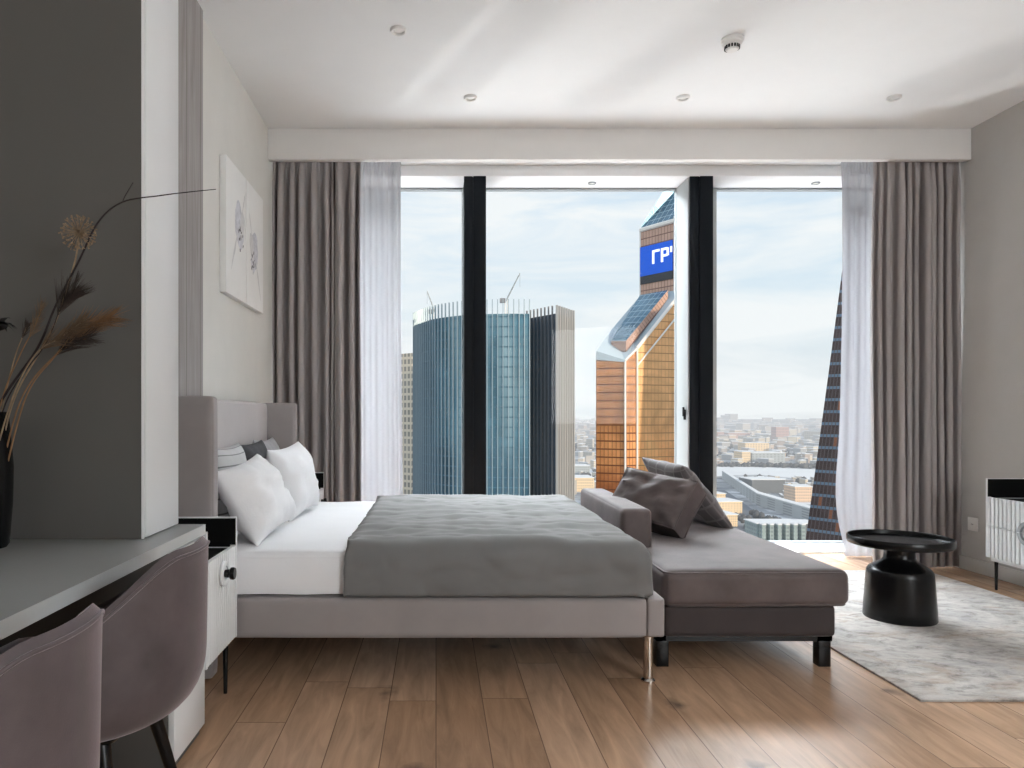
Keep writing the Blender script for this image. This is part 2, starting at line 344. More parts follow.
def puffbox(x0, x1, y0, y1, z0, z1, r=.03, puff=.01, n=22, wob=0, seed=0, sides=1):
    bm = bmesh.new(); bmesh.ops.create_cube(bm, size=2); bmesh.ops.subdivide_edges(bm, edges=list(bm.edges), cuts=n, use_grid_fill=True)
    c = Vector(((x0+x1)/2, (y0+y1)/2, (z0+z1)/2)); h = Vector(((x1-x0)/2, (y1-y0)/2, (z1-z0)/2))
    for v in bm.verts:
        t = v.co.copy(); s = Vector([math.sin(a*PI/2) for a in t])
        p = Vector((s.x*h.x, s.y*h.y, s.z*h.z))
        inn = Vector([max(-(h[i]-r), min(h[i]-r, p[i])) for i in range(3)])
        d = p-inn
        if d.length > 1e-9: p = inn+d.normalized()*r
        for i in range(3):
            j, k = (i+1) % 3, (i+2) % 3
            if abs(t[i]) > .999:
                q = puff*(1 if i == 2 else sides)*(1-t[j]**2)*(1-t[k]**2); p[i] += q*(1 if t[i] > 0 else -1)
        if wob:
            q = noise.noise_vector((p+c)*4+Vector((seed, seed, 0)))*wob + noise.noise_vector((p+c)*11+Vector((seed, 3, 0)))*wob*.4; p += q
        v.co = p+c
    return bm
def lathe(bm, prof, cx, cy, z0=0, n=40, mi=0):
    rings = []
    for r, z in prof:
        rings.append([bm.verts.new((cx+r*math.cos(2*PI*i/n), cy+r*math.sin(2*PI*i/n), z0+z)) for i in range(n)] if r > 1e-6 else [bm.verts.new((cx, cy, z0+z))])
    for a, b in zip(rings, rings[1:]):
        for i in range(n):
            j = (i+1) % n
            if len(a) == 1 and len(b) == 1: continue
            q = (a[0], b[j], b[i]) if len(a) == 1 else (a[i], a[j], b[0]) if len(b) == 1 else (a[i], a[j], b[j], b[i])
            f = bm.faces.new(q); f.material_index = mi
    return bm
def tube(bm, pts, radii, n=8, mi=0):
    pts = [Vector(p) for p in pts]
    if not isinstance(radii, (list, tuple)): radii = [radii]*len(pts)
    rings = []
    for i, p in enumerate(pts):
        d = (pts[min(i+1, len(pts)-1)]-pts[max(i-1, 0)]).normalized()
        a = d.orthogonal().normalized() if i == 0 else (pa - d*pa.dot(d)).normalized()
        pa = a; b = d.cross(a)
        rings.append([bm.verts.new(p+(a*math.cos(2*PI*k/n)+b*math.sin(2*PI*k/n))*radii[i]) for k in range(n)])
    for r0, r1 in zip(rings, rings[1:]):
        for k in range(n):
            f = bm.faces.new((r0[k], r0[(k+1) % n], r1[(k+1) % n], r1[k])); f.material_index = mi
    for r in (rings[0], rings[-1]):
        try: bm.faces.new(r)
        except ValueError: pass
    return bm
def grid(bm, nu, nv, fn, closed=False, uv=False):
    vs = [[bm.verts.new(fn(i/nu, j/nv)) for j in range(nv+1)] for i in range(nu+1)]
    lay = bm.loops.layers.uv.verify() if uv else None
    for i in range(nu):
        for j in range(nv):
            f = bm.faces.new((vs[i][j], vs[i+1][j], vs[i+1][j+1], vs[i][j+1]))
            if lay:
                for l, (a, b) in zip(f.loops, ((i, j), (i+1, j), (i+1, j+1), (i, j+1))): l[lay].uv = (a/nu, b/nv)
    return vs
def smoothstep(a, b, x):
    t = max(0, min(1, (x-a)/(b-a))); return t*t*(3-2*t)

# ------------------------------------------------------------------ room
WL, WR, ZC = -1.14, 3.63, 3.0
REC = -1.45
def struct(name, bm, mat, **k): return obj(name, bm, mat, kind='structure', **k)
struct('floor', box(-1.7, 3.8, -2.6, 6.0, -.12, 0), M['floor'])
struct('ceiling', box(-1.7, 3.8, -2.6, 6.05, ZC, ZC+.15), M['ceiling'])
bm = bmesh.new(); bx(bm, -1.7, WL, 2.40, 6.05, 0, ZC); bx(bm, -1.7, REC, -2.6, 2.40, 0, ZC)
struct('wall_left', bm, M['wall_l'])
struct('wall_right', box(WR, 3.8, -2.6, 6.05, 0, ZC), M['wall_r'])
struct('wall_behind_camera', box(REC, WR, -2.7, -2.6, 0, ZC), M['wall_l']).name = 'wall_front'
struct('trim_1', box(WL, WR, 4.88, 4.935, 2.79, ZC, bev=.004), M['soffit'])          # pelmet board hiding the curtain track
bm = box(WL, WR, 5.6, 5.945, 2.915, ZC, bev=.004); struct('trim_2', bm, M['lintel'])   # lintel
struct('trim_3', box(WL, WL+.02, 2.405, 3.46, 0, ZC), M['panel'])                    # grey wood wall panel
bm = box(WR-.014, WR, -2.5, 5.55, 0, .09, bev=.004); struct('baseboard_right', bm, M['base'])
bm = box(WL, WL+.014, 3.47, 5.55, 0, .09, bev=.004); struct('baseboard_left', bm, M['base'])
bm = box(WL, WR, 5.5, 5.92, 0.0, .012, bev=.003); struct('trim_4', bm, M['sill'])    # white floor-level sill
# mullions
def mullion(name, x0, x1, vent):
    t = thing(name, None, None, ((x0+x1)/2, 5.6, 0), kind='structure')
    bm = bmesh.new(); w = x1-x0
    addbox(bm, x0+.004, x1, 5.62, 5.93, .012, 2.915, bev=.003)
    addbox(bm, x0, x0+w*.40, 5.60, 5.62, .012, 2.915, bev=.003)
    addbox(bm, x0+w*.42, x1, 5.592, 5.62, .012, 2.915, bev=.004)
    obj('mullion_profile', bm, M['dark_metal'], t)
    if vent:
        obj('vent_sash', box(x0-.012, x0+.003, 5.615, 5.884, .02, 2.91, bev=.003), M['lightframe'], t)
        obj('sash_edge', box(x0-.014, x0+.003, 5.885, 5.93, .02, 2.91, bev=.002), M['greyframe'], t)
        bm = bmesh.new(); addbox(bm, x0-.026, x0-.012, 5.655, 5.68, 1.02, 1.10, bev=.004); addbox(bm, x0-.034, x0-.024, 5.652, 5.683, 1.045, 1.12, bev=.004)
        obj('handle', bm, M['black'], t)
        obj('jamb_strip', box(x1, 2.293, 5.88, 5.93, .02, 2.91, bev=.003), M['lightframe'], t)
    return t
mullion('trim_5', .218, .389, False); mullion('trim_6', 1.976, 2.154, True)
def window(name, x0, x1):
    t = thing(name, None, None, ((x0+x1)/2, 5.9, 0), kind='structure')
    bm = bmesh.new(); fw = .02
    bx(bm, x0, x1, 5.89, 5.94, .012, .022); bx(bm, x0, x1, 5.89, 5.945, 2.900, 2.915)
    bx(bm, x0, x0+.006, 5.89, 5.94, .022, 2.905); bx(bm, x1-.006, x1, 5.89, 5.94, .022, 2.905)
    obj('window_frame', bm, M['greyframe'], t)
    bm = bmesh.new(); vs = [bm.verts.new(p) for p in ((x0, 5.915, .02), (x1, 5.915, .02), (x1, 5.915, 2.91), (x0, 5.915, 2.91))]; bm.faces.new(vs)
    obj('pane', bm, M['glass'], t)
window('window_1', WL, .218); window('window_2', .389, 1.976); window('window_3', 2.154, WR)

# ceiling fittings
DL = {}
for i, (x, y, lab) in enumerate(((.21, 4.40, 'small white round downlight near the pelmet, left of three'), (1.51, 4.40, 'small white round downlight near the pelmet, middle of three'),
                    (2.80, 4.40, 'small white round downlight near the pelmet, right of three'), (-.19, 3.63, 'small white round downlight farther from the window, above the bed'))):
    t = thing('ceiling_downlight', lab, 'ceiling light', (x, y, ZC), 'recessed ceiling downlights')
    obj('ring', lathe(bmesh.new(), [(.028, -.001), (.030, -.012), (.036, -.014), (.040, -.008), (.041, .001)], x, y, ZC, 28), M['plastic'], t)
    obj('lamp', lathe(bmesh.new(), [(0, -.006), (.02, -.006), (.028, -.002)], x, y, ZC, 24), M['plastic'], t)
for x, lab in ((1.25, 'tiny flush spotlight under the window lintel, left one'), (3.04, 'tiny flush spotlight under the window lintel, right one by the sheer curtain')):
    t = thing('lintel_spotlight', lab, 'ceiling light', (x, 5.765, 2.915), 'lintel spotlights')
    obj('ring', lathe(bmesh.new(), [(.022, 0), (.024, -.008), (.032, -.008), (.034, .001)], x, 5.765, 2.915, 24), M['greyframe'], t)
    obj('lamp', lathe(bmesh.new(), [(0, -.004), (.022, -.004)], x, 5.765, 2.915, 24), M['plastic'], t)
t = thing('smoke_detector', 'white domed smoke detector with dark grille on the ceiling', 'smoke detector', (1.53, 3.72, ZC))
obj('base', lathe(bmesh.new(), [(0, .0), (.055, .0), (.057, -.012), (.050, -.018), (.0, -.018)], 1.53, 3.72, ZC, 36), M['plastic'], t)
obj('head', lathe(bmesh.new(), [(.050, -.016), (.050, -.026), (.042, -.034), (.036, -.036), (.034, -.052), (.028, -.060), (0, -.062)], 1.53, 3.72, ZC, 36), M['plastic'], t)
bm = bmesh.new()
for k in range(16):
    a = 2*PI*k/16; bx(bm, .033, .0385, -.0042, .0042, -.053, -.038, rot=Matrix.Translation((1.53, 3.72, ZC)) @ Matrix.Rotation(a, 4, 'Z'))
obj('grille', bm, M['black'], t)
# power outlet
t = thing('power_outlet', 'white square power outlet low on the right wall', 'outlet', (WR, 4.86, .32))
obj('plate', box(WR-.010, WR, 4.815, 4.905, .275, .365, bev=.004), M['plastic'], t)
bm = lathe(bmesh.new(), [(.022, 0), (.024, .003), (.02, .003), (.018, -.004), (0, -.004)], 0, 0, 0, 24)
bmesh.ops.transform(bm, matrix=Matrix.Translation((WR-.010, 4.86, .32)) @ Matrix.Rotation(-PI/2, 4, 'Y'), verts=bm.verts)
s = obj('socket', bm, M['plastic'], t)
bm = bmesh.new(); bx(bm, WR-.013, WR-.006, 4.852, 4.856, .318, .322); bx(bm, WR-.013, WR-.006, 4.864, 4.868, .318, .322); obj('socket_holes', bm, M['black'], s)

# ------------------------------------------------------------------ curtains
def curtain(name, label, x0, x1, yc, z0, z1, nf, amp, mat, seed, cat='curtain', group=None, sway=None, calm=1):
    rnd = random.Random(seed)
    ws = [rnd.uniform(.4, 1.7) for _ in range(nf)]; tot = sum(ws); cum = [0]
    for w in ws: cum.append(cum[-1]+w/tot)
    am = [rnd.uniform(.45, 1.2) for _ in range(nf+1)]
    def ph(u):
        for k in range(nf):
            if u <= cum[k+1]+1e-9: return k+(u-cum[k])/(cum[k+1]-cum[k])
        return nf
    def fn(u, v):
        uu = u+.010*calm*noise.noise((u*6, v*1.3, seed))*(1-.5*v)
        uu = max(0, min(1, uu)); p = ph(uu); k = min(int(p), nf-1); a = am[k]*(1-(p-k))+am[k+1]*(p-k)
        z = z0+(z1-z0)*v
        top = smoothstep(.90, 1, v)
        A = amp*a*(1-.45*top)
        y = yc-A*math.cos(2*PI*p)+.010*calm*noise.noise((u*12, v*2.5, seed+3))
        y += .006*math.cos(6*PI*p)*top
        x = x0+(x1-x0)*u+.35*A*math.sin(4*PI*p)*.6+.01*calm*noise.noise((u*3, v*2, seed+9))
        if sway: x += sway(u, v)
        return (x, y, z+.004*math.cos(2*PI*p)*(1-v))
    bm = bmesh.new(); grid(bm, nf*14, 40, fn)
    return obj(name, bm, mat, loc=((x0+x1)/2, yc, z0), angle=180)
YL, YR = 5.02, 5.00
t = thing('drape_curtain', 'taupe floor-length drape hanging beside the left wall', 'curtain', (-.82, YL, 0), 'taupe drapes')
c = curtain('curtain_panel', '', WL+.004, -.52, YL, .006, 2.84, 9, .050, M['curtain'], 3); c.parent = t; c.location = (0, 0, 0); 
c.data.transform(Matrix.Translation(Vector(((WL+.004-.52)/2, YL, .006))-Vector((-.82, YL, 0))))
# turned-over leading edge, ruffled
bm = bmesh.new()
def ruf(u, v):
    z = .02+2.80*v; a = noise.noise((0, v*7, 5))*.012+noise.noise((1, v*19, 5))*.006*smoothstep(.3, 1, v)
    x = -.668+.045*(u-.5)+a+.01*math.sin(v*3); y = YL-.062-.022*math.sin(u*PI)+noise.noise((u, v*11, 8))*.006
    return (x, y, z)
grid(bm, 6, 90, ruf); obj('leading_edge', bm, M['curtain'], t, angle=180)
t2 = thing('drape_curtain', 'taupe floor-length drape hanging beside the grey right wall', 'curtain', (3.33, YR, 0), 'taupe drapes')
c = curtain('curtain_panel', '', 3.03, WR-.002, YR, .006, 2.84, 10, .050, M['curtain'], 11, sway=lambda u, v: -.015*(1-u)*math.sin(PI*v)); c.parent = t2; c.location = (0, 0, 0)
c.data.transform(Matrix.Translation(Vector(((3.03+WR-.002)/2, YR, .006))-Vector((3.33, YR, 0))))
o = curtain('sheer_curtain', '', -.60, -.262, 5.36, .006, 2.96, 5, .014, M['sheer'], 21, sway=lambda u, v: .02*u*(1-v)**2, calm=.2)
tag(o, 'white sheer voile curtain beside the left taupe drape', 'curtain', 'white sheers')
def sw(u, v): return (1-u)*(.030*(1-smoothstep(0, .75, v))*-1-.022*math.exp(-((v-.17)/.10)**2)+.05*math.exp(-(v/.07)**2)+.03)
o = curtain('sheer_curtain', '', 2.985, 3.34, 5.36, .006, 2.96, 5, .014, M['sheer'], 27, sway=sw, calm=.2)
tag(o, 'white sheer voile curtain beside the right taupe drape', 'curtain', 'white sheers')
# ------------------------------------------------------------------ bed
BX0, BX1, BY0, BY1 = -1.10, .90, 2.82, 4.55
t = thing('bed', 'low double bed upholstered in lilac grey velvet with winged headboard', 'bed', (-.1, 3.68, 0))
bm = puffbox(-1.115, -1.05, BY0+.02, BY1-.02, .02, 1.128, r=.018, puff=.004, n=16); obj('headboard', bm, M['bed_lit'], t)
for y0, y1 in ((BY0, BY0+.075), (BY1-.075, BY1)):
    obj('headboard_wing', puffbox(-1.115, -.875, y0, y1, .02, 1.13, r=.016, puff=.003, n=16), M['bed'], t)
for y0, y1 in ((BY0, BY0+.07), (BY1-.07, BY1)):
    obj('side_rail', puffbox(-.873, BX1-.074, y0, y1, .183, .338, r=.014, puff=.003, n=14), M['bed'], t)
obj('foot_rail', puffbox(BX1-.074, BX1, BY0, BY1, .183, .338, r=.014, puff=.003, n=14), M['bed'], t)
bm = box(-1.04, BX1-.08, BY0+.072, BY1-.072, .25, .32); obj('slat_base', bm, M['black_in'], t)
for x in (-1.0, .843):
    for y in (BY0+.042, BY1-.042):
        bm = lathe(bmesh.new(), [(0, 0), (.028, 0), (.028, .006), (.022, .012), (.0195, .014), (.0195, .176), (.024, .178), (.024, .184), (0, .184)], x, y, 0, 28)
        obj('leg', bm, M['chrome'], t)
t = thing('mattress', 'thick mattress in white sheet lying on the lilac bed', 'mattress', (-.1, 3.68, .338))
obj('mattress_body', puffbox(-1.045, .83, 2.855, 4.515, .340, .487, r=.035, puff=.004, n=30, wob=.004), M['sheet'], t)
bm = puffbox(-1.046, .83, 2.845, 4.522, .455, .515, r=.024, puff=.006, n=40, wob=.005, seed=4)
obj('topper', bm, M['sheet'], t)
# sheet edge overhanging on the near side (folds)
bm = bmesh.new()
def hang(u, v):
    x = -1.03+u*1.0
    return (x, 2.838-.008*math.sin(v*PI)-.010*v*(0.5+.5*noise.noise((x*5, v*2, 2))), .492-.140*v*(1-.06*noise.noise((x*4, 0, 1))))
grid(bm, 60, 10, hang); obj('sheet_overhang', bm, M['sheet'], t, angle=180)

# blanket
def blanket():
    bm = bmesh.new(); R = .075; X0, XE = -.36, .775; Y0, YE = 2.895, 4.475; topz = .543
    dN, dF, dFar = .238, .238, .18
    nu, nv = 110, 130
    def fn(u, v):
        a = X0+u*(XE-X0+dF); b = Y0-dN+v*(YE-Y0+dN+dFar)
        # hem wavers
        dx = max(0, a-XE); sx = 1
        if b < Y0: dy, sy, by = Y0-b, -1, Y0
        elif b > YE: dy, sy, by = b-YE, 1, YE
        else: dy, sy, by = 0, 0, b
        d = math.hypot(dx, dy)
        bax = min(a, XE)
        if d > 0:
            ang = min(d/R, PI/2); outw = R*math.sin(ang); dn = R*(1-math.cos(ang))+max(0, d-R*PI/2)
            outw += max(0, d-R*PI/2)*.06
            x = bax+outw*dx/d; y = by+sy*outw*dy/d; z = topz-dn
        else: x, y, z = bax, by, topz
        # wrinkles: long soft creases across plus quilted pin tucks
        w = 1 if d == 0 else max(0.35, 1-d/.1)
        n1 = noise.noise((x*2.2, y*5.5, 1.3)); n2 = noise.noise((x*5.0, y*13, 4.1)); n3 = noise.noise((x*14, y*26, 2.2))
        ridge = (1-abs(noise.noise((x*1.6+3, y*4.6, 7.7)))*2.2)
        z += w*(.012*n1+.009*n2+.004*n3+.012*max(0, ridge))
        tx, ty = math.sin(PI*(x+.36)/.145), math.sin(PI*(y-2.80)/.165)
        z -= w*.010*math.exp(-((tx*tx)*2.2+(ty*ty)*9))
        if d > 0:
            off = .016*noise.noise((x*4.5, 0, 5+z*1.5))+.012*noise.noise((x*6, z*14, 1))+.005*noise.noise((x*15, z*22, 3))
            if dy > 0: y += sy*abs(off)*1.2*min(1, d/.08)
            if dx > 0: x += .010*noise.noise((0, y*6, 2))*min(1, d/.08)
        # front edge rolls down on to the sheet
        e = smoothstep(0, .022, u); z = (.516)+(z-.516)*(.15+.85*e) if d == 0 else z
        x += (.018*noise.noise((0, y*5, 9))+.010*noise.noise((0, y*17, 4)))*(1-u)
        return (x, y, max(z, .3415))
    grid(bm, nu, nv, fn)
    o = obj('blanket', bm, M['blanket'], loc=(.25, 3.68, .52), angle=180)
    s = o.modifiers.new('thick', 'SOLIDIFY'); s.thickness = .012; s.offset = 1
    return o
tag(blanket(), 'dark grey quilted blanket spread over the foot of the bed', 'blanket')

# pillows
def pillow_bm(w, h, t, k=.07, n=22, seed=0, wr=.008, p=.5, gusset=0):
    """local: x width, y height, z thickness; centre at origin"""
    bm = bmesh.new()
    def side(sg):
        def fn(u, v):
            a, b = 2*u-1, 2*v-1
            a = math.sin(a*PI/2); b = math.sin(b*PI/2)
            x = w/2*a*(1-k*(1-b*b)); y = h/2*b*(1-k*(1-a*a))
            f = max(0, (1-a**4)*(1-b**4))**p * (.72+.28*(1-a*a)*(1-b*b))
            z = sg*(t/2*f+gusset)
            q = noise.noise((a*2.3+seed, b*2.3, sg*2.0))*wr*f+noise.noise((a*6+seed, b*5, sg))*wr*.5*f
            # radiating gathers from corners
            r = math.atan2(b, a); q += .4*wr*math.sin(r*14+seed)*f*min(1, (a*a+b*b))
            return (x, y, z+q*sg)
        return fn
    g1 = grid(bm, n, n, side(1), uv=True); g0 = grid(bm, n, n, side(-1), uv=True)
    bmesh.ops.recalc_face_normals(bm, faces=bm.faces)
    if gusset:
        def rim(g): return [g[i][0] for i in range(n)]+[g[n][j] for j in range(n)]+[g[i][n] for i in range(n, 0, -1)]+[g[0][j] for j in range(n, 0, -1)]
        a, b = rim(g1), rim(g0)
        for i in range(len(a)): bm.faces.new((a[i], b[i], b[(i+1) % len(a)], a[(i+1) % len(a)]))
    else: bmesh.ops.remove_doubles(bm, verts=bm.verts, dist=.0006)
    bmesh.ops.recalc_face_normals(bm, faces=bm.faces)
    return bm
def rim_pts(w, h, k, m=16):
    pts = []
    for s in range(4):
        for i in range(m):
            a = math.sin((-1+2*i/m)*PI/2)
            p = [(a, -1), (1, a), (-a, 1), (-1, -a)][s]
            pts.append((w/2*p[0]*(1-k*(1-p[1]**2)), h/2*p[1]*(1-k*(1-p[0]**2)), 0))
    return pts
def frame(wdir, nrm):
    z = Vector(nrm).normalized(); x = Vector(wdir); x = (x-z*x.dot(z)).normalized(); y = z.cross(x)
    return Matrix((x, y, z)).transposed().to_4x4()
def pillow(name, label, cat, center, wdir, nrm, w, h, t, mat, group=None, seed=0, piping=None, k=.07, wr=.008, gusset=0, p=.5, low=None):
    Mx = Matrix.Translation(center) @ frame(wdir, nrm)
    bm = pillow_bm(w, h, t, k, seed=seed, wr=wr, gusset=gusset, p=p); bmesh.ops.transform(bm, matrix=Mx, verts=bm.verts)
    shift = Vector()
    if low is not None:
        shift = Vector((0, 0, low-min(v.co.z for v in bm.verts))); bmesh.ops.translate(bm, verts=bm.verts, vec=shift)
    c = Vector(center)+shift
    root = thing(name, label, cat, tuple(c), group)
    obj('pillow_cover', bm, mat, root, angle=70)
    if piping:
        bm = bmesh.new()
        for off in ((gusset, -gusset) if gusset else (0,)):
            pts = [Matrix.Translation(shift) @ Mx @ Vector((q[0], q[1], off)) for q in rim_pts(w, h, k)]
            tube(bm, pts+[pts[0]], .0045, 6)
        obj('piping', bm, piping, root, angle=180)
    return root
pillow('bed_pillow', 'plump white bed pillow leaning nearest the camera on the bed', 'pillow', (-.80, 3.22, .67), (-.05, 1, 0), (.86, -.14, .50), .52, .36, .21, M['sheet'], 'white bed pillows', 1, k=.09, wr=.024, p=.55, low=.512)
pillow('bed_pillow', 'plump white bed pillow behind the nearer white one, towards the curtain', 'pillow', (-.765, 3.88, .70), (-.06, 1, 0), (.95, -.12, .28), .52, .385, .19, M['sheet'], 'white bed pillows', 5, k=.09, wr=.022, p=.55, low=.512)
pillow('accent_cushion', 'light grey cushion with fine dark stripes behind near white pillow', 'cushion', (-.965, 3.40, .70), (0, 1, 0), (.96, 0, .18), .50, .41, .16, M['stripe'], 'accent cushions behind the white pillows', 2, wr=.012, low=.514)
pillow('accent_cushion', 'charcoal cushion tucked between grey cushions by the headboard', 'cushion', (-.945, 3.79, .70), (.0, 1, 0), (.95, -.14, .20), .36, .405, .14, M['cush_dark'], 'accent cushions behind the white pillows', 3, wr=.012, low=.514)
pillow('accent_cushion', 'plain grey satin cushion behind the farther white pillow', 'cushion', (-.965, 4.20, .70), (.0, 1, 0), (.95, 0, .20), .46, .415, .15, M['cush_grey'], 'accent cushions behind the white pillows', 4, wr=.012, low=.514)

# ------------------------------------------------------------------ fluted cabinets
def fluted(bm, x, face, y0, y1, z0, z1, pitch=.031, depth=.009):
    """vertical half-round flutes on plane x; face=+1 looks to +X"""
    n = max(3, int(round((y1-y0)/pitch))); pw = (y1-y0)/n
    prof = []
    for k in range(n):
        for a, d in ((0, 0), (.17, 0), (.22, .85), (.35, .97), (.6, 1), (.85, .97), (.96, .85)):
            prof.append((y0+(k+a)*pw, depth*d))
    prof.append((y1, 0))
    va = [bm.verts.new((x+face*d, y, z0)) for y, d in prof]; vb = [bm.verts.new((x+face*d, y, z1)) for y, d in prof]
    for i in range(len(prof)-1): bm.faces.new((va[i], va[i+1], vb[i+1], vb[i]))
    vc = [bm.verts.new((x-face*.014, y0, z0)), bm.verts.new((x-face*.014, y1, z0)), bm.verts.new((x-face*.014, y1, z1)), bm.verts.new((x-face*.014, y0, z1))]
    bm.faces.new(vc); bm.faces.new(vb+[vc[2], vc[3]]); bm.faces.new(list(reversed(va))+[vc[0], vc[1]])
    bm.faces.new((va[0], vb[0], vc[3], vc[0])); bm.faces.new((va[-1], vc[1], vc[2], vb[-1]))
    bmesh.ops.recalc_face_normals(bm, faces=bm.faces)
def tray_cabinet(root, xb, xf, y0, y1, z0, zf, z1, drawers, flute):
    """open black-lined tray on top of a fluted drawer body; back at xb, front at xf"""
    f = 1 if xf > xb else -1; w = .014
    X = lambda a: xb+f*a
    D = abs(xf-xb)
    def bb(bm, a0, a1, yy0, yy1, zz0, zz1):
        p, q = sorted((X(a0), X(a1))); bx(bm, p, q, yy0, yy1, zz0, zz1)
    bm = bmesh.new()
    bb(bm, 0, D-.002, y0, y0+w, z0, z1); bb(bm, 0, D-.002, y1-w, y1, z0, z1); bb(bm, 0, w, y0+w, y1-w, z0, z1)
    bb(bm, w, D-.022, y0+w, y1-w, z0, z0+w)
    obj('carcass', bm, M['white_lac'], root)
    bm = bmesh.new()
    bb(bm, w, w+.003, y0+w, y1-w, zf-.008, z1-.004); bb(bm, w+.003, D-.024, y0+w, y0+w+.003, zf-.008, z1-.004); bb(bm, w+.003, D-.024, y1-w-.003, y1-w, zf-.008, z1-.004)
    bb(bm, w+.003, D-.024, y0+w+.003, y1-w-.003, zf-.02, zf-.012)
    # lining returns to the front edge of the side panels
    bb(bm, D-.024, D-.003, y0+w, y0+w+.003, zf, z1-.004); bb(bm, D-.024, D-.003, y1-w-.003, y1-w, zf, z1-.004)
    obj('tray_lining', bm, M['black_in'], root)
    n = len(drawers)
    ds = []
    for (a, b) in drawers:
        bm = bmesh.new(); fluted(bm, X(D-.007), f, y0+w+.001, y1-w-.001, a, b, *flute); ds.append(obj('drawer', bm, M['white_lac'], root, angle=50))
    return ds, f, X, D
def ringknob(parent, x, f, y, z, r, black=True):
    def ax(prof):
        bm = lathe(bmesh.new(), prof, 0, 0, 0, 36)
        bmesh.ops.transform(bm, matrix=Matrix.Translation((x, y, z)) @ Matrix.Rotation(f*PI/2, 4, 'Y'), verts=bm.verts); return bm
    o = obj('knob_plate', ax([(0, 0), (r, 0), (r, .006), (r*.92, .010), (r*.62, .010), (r*.56, .006), (0, .006)]), M['white_lac'], parent)
    obj('knob', ax([(r*.30, .005), (r*.34, .022), (r*.48, .028), (r*.50, .036), (r*.44, .042), (0, .043)]), M['black'], parent)
def nightstand(y0, y1, label):
    root = thing('nightstand', label, 'nightstand', (-.95, (y0+y1)/2, 0), 'bedside nightstands')
    ds, f, X, D = tray_cabinet(root, WL+.016, -.765, y0, y1, .205, .560, .665, [(.207, .556)], (.024, .0035))
    ringknob(ds[0], -.765, 1, (y0+y1)/2, .487, .045)
    for x in (-1.08, -.80):
        for y in (y0+.04, y1-.04):
            obj('leg', tube(bmesh.new(), [(x, y, 0), (x, y, .205)], [.007, .011], 12), M['black'], root)
nightstand(2.405, 2.775, 'white fluted nightstand with black-lined tray top beside the desk')
nightstand(4.565, 4.93, 'white fluted nightstand with black tray top beyond the bed by curtain')
root = thing('chest_of_drawers', 'low white fluted chest with two drawers on thin black legs', 'chest of drawers', (3.49, 4.06, 0))
ds, f, X, D = tray_cabinet(root, WR-.016, 3.35, 3.73, 4.39, .195, .562, .672, [(.197, .382), (.386, .558)], (.031, .012))
def halfring(z0, z1, ztop):
    bm = bmesh.new(); n = 40
    def P(a, r, d): return (3.346-d, 4.06+r*math.cos(a), .384+r*math.sin(a))
    a0, a1 = (0.03, PI-.03) if ztop else (PI+.03, 2*PI-.03)
    rr = [(.048, 0), (.048, .016), (.068, .016), (.068, 0)]
    rows = [[bm.verts.new(P(a0+(a1-a0)*i/n, r, d)) for r, d in rr] for i in range(n+1)]
    for i in range(n):
        for k in range(4): bm.faces.new((rows[i][k], rows[i][(k+1) % 4], rows[i+1][(k+1) % 4], rows[i+1][k]))
    bm.faces.new(rows[0]); bm.faces.new(rows[-1]); bmesh.ops.recalc_face_normals(bm, faces=bm.faces); return bm
obj('ring_handle', halfring(0, 0, False), M['greyframe'], ds[0]); obj('ring_handle', halfring(0, 0, True), M['greyframe'], ds[1])
obj('bottom_rail', box(3.36, 3.60, 3.76, 4.36, .175, .195), M['white_lac'], root)
for x in (3.385, 3.58):
    for y in (3.78, 4.35):
        obj('leg', tube(bmesh.new(), [(x, y, 0), (x, y, .178)], [.007, .010], 12), M['black'], root)

# ------------------------------------------------------------------ desk, cabinet
t = thing('desk', 'long grey built-in desk with white drawer pedestal at its far end', 'desk', (-1.1, 1.4, 0))
bm = box(REC+.002, -.768, .35, 2.39, .661, .695, bev=.001); obj('desk_top', bm, M['grey_lac'], t)
obj('lit_edge_band', box(-.7675, -.765, .35, 2.39, .6615, .6945), M['edge'], t)
bm = box(REC+.002, -.785, 2.10, 2.388, 0, .660); obj('pedestal', bm, M['cab_side'], t)
d = obj('drawer', box(-.784, -.766, 2.108, 2.386, 575e-3, .655, bev=.002), M['white_lac'], t)
obj('door', box(-.784, -.766, 2.108, 2.386, .035, .570, bev=.002), M['white_lac'], t)
obj('side_panel', box(REC+.002, -.785, .35, .375, 0, .660), M['grey_lac'], t)
obj('back_panel', box(REC+.002, REC+.02, .376, 2.099, .02, .660), M['cab_side'], t)
t = thing('tall_cabinet', 'tall grey cabinet with white door standing on the desk end', 'cabinet', (-1.15, 2.23, .695))
obj('carcass', box(REC+.002, -.857, 2.095, 2.375, .696, 2.998), M['cab_side'], t)
obj('side_edge', box(-.856, -.848, 2.090, 2.098, .697, 2.998, bev=.001), M['white_lac'], t)
obj('door', box(-.856, -.848, 2.106, 2.372, .699, 2.997, bev=.002), M['white_lac'], t)

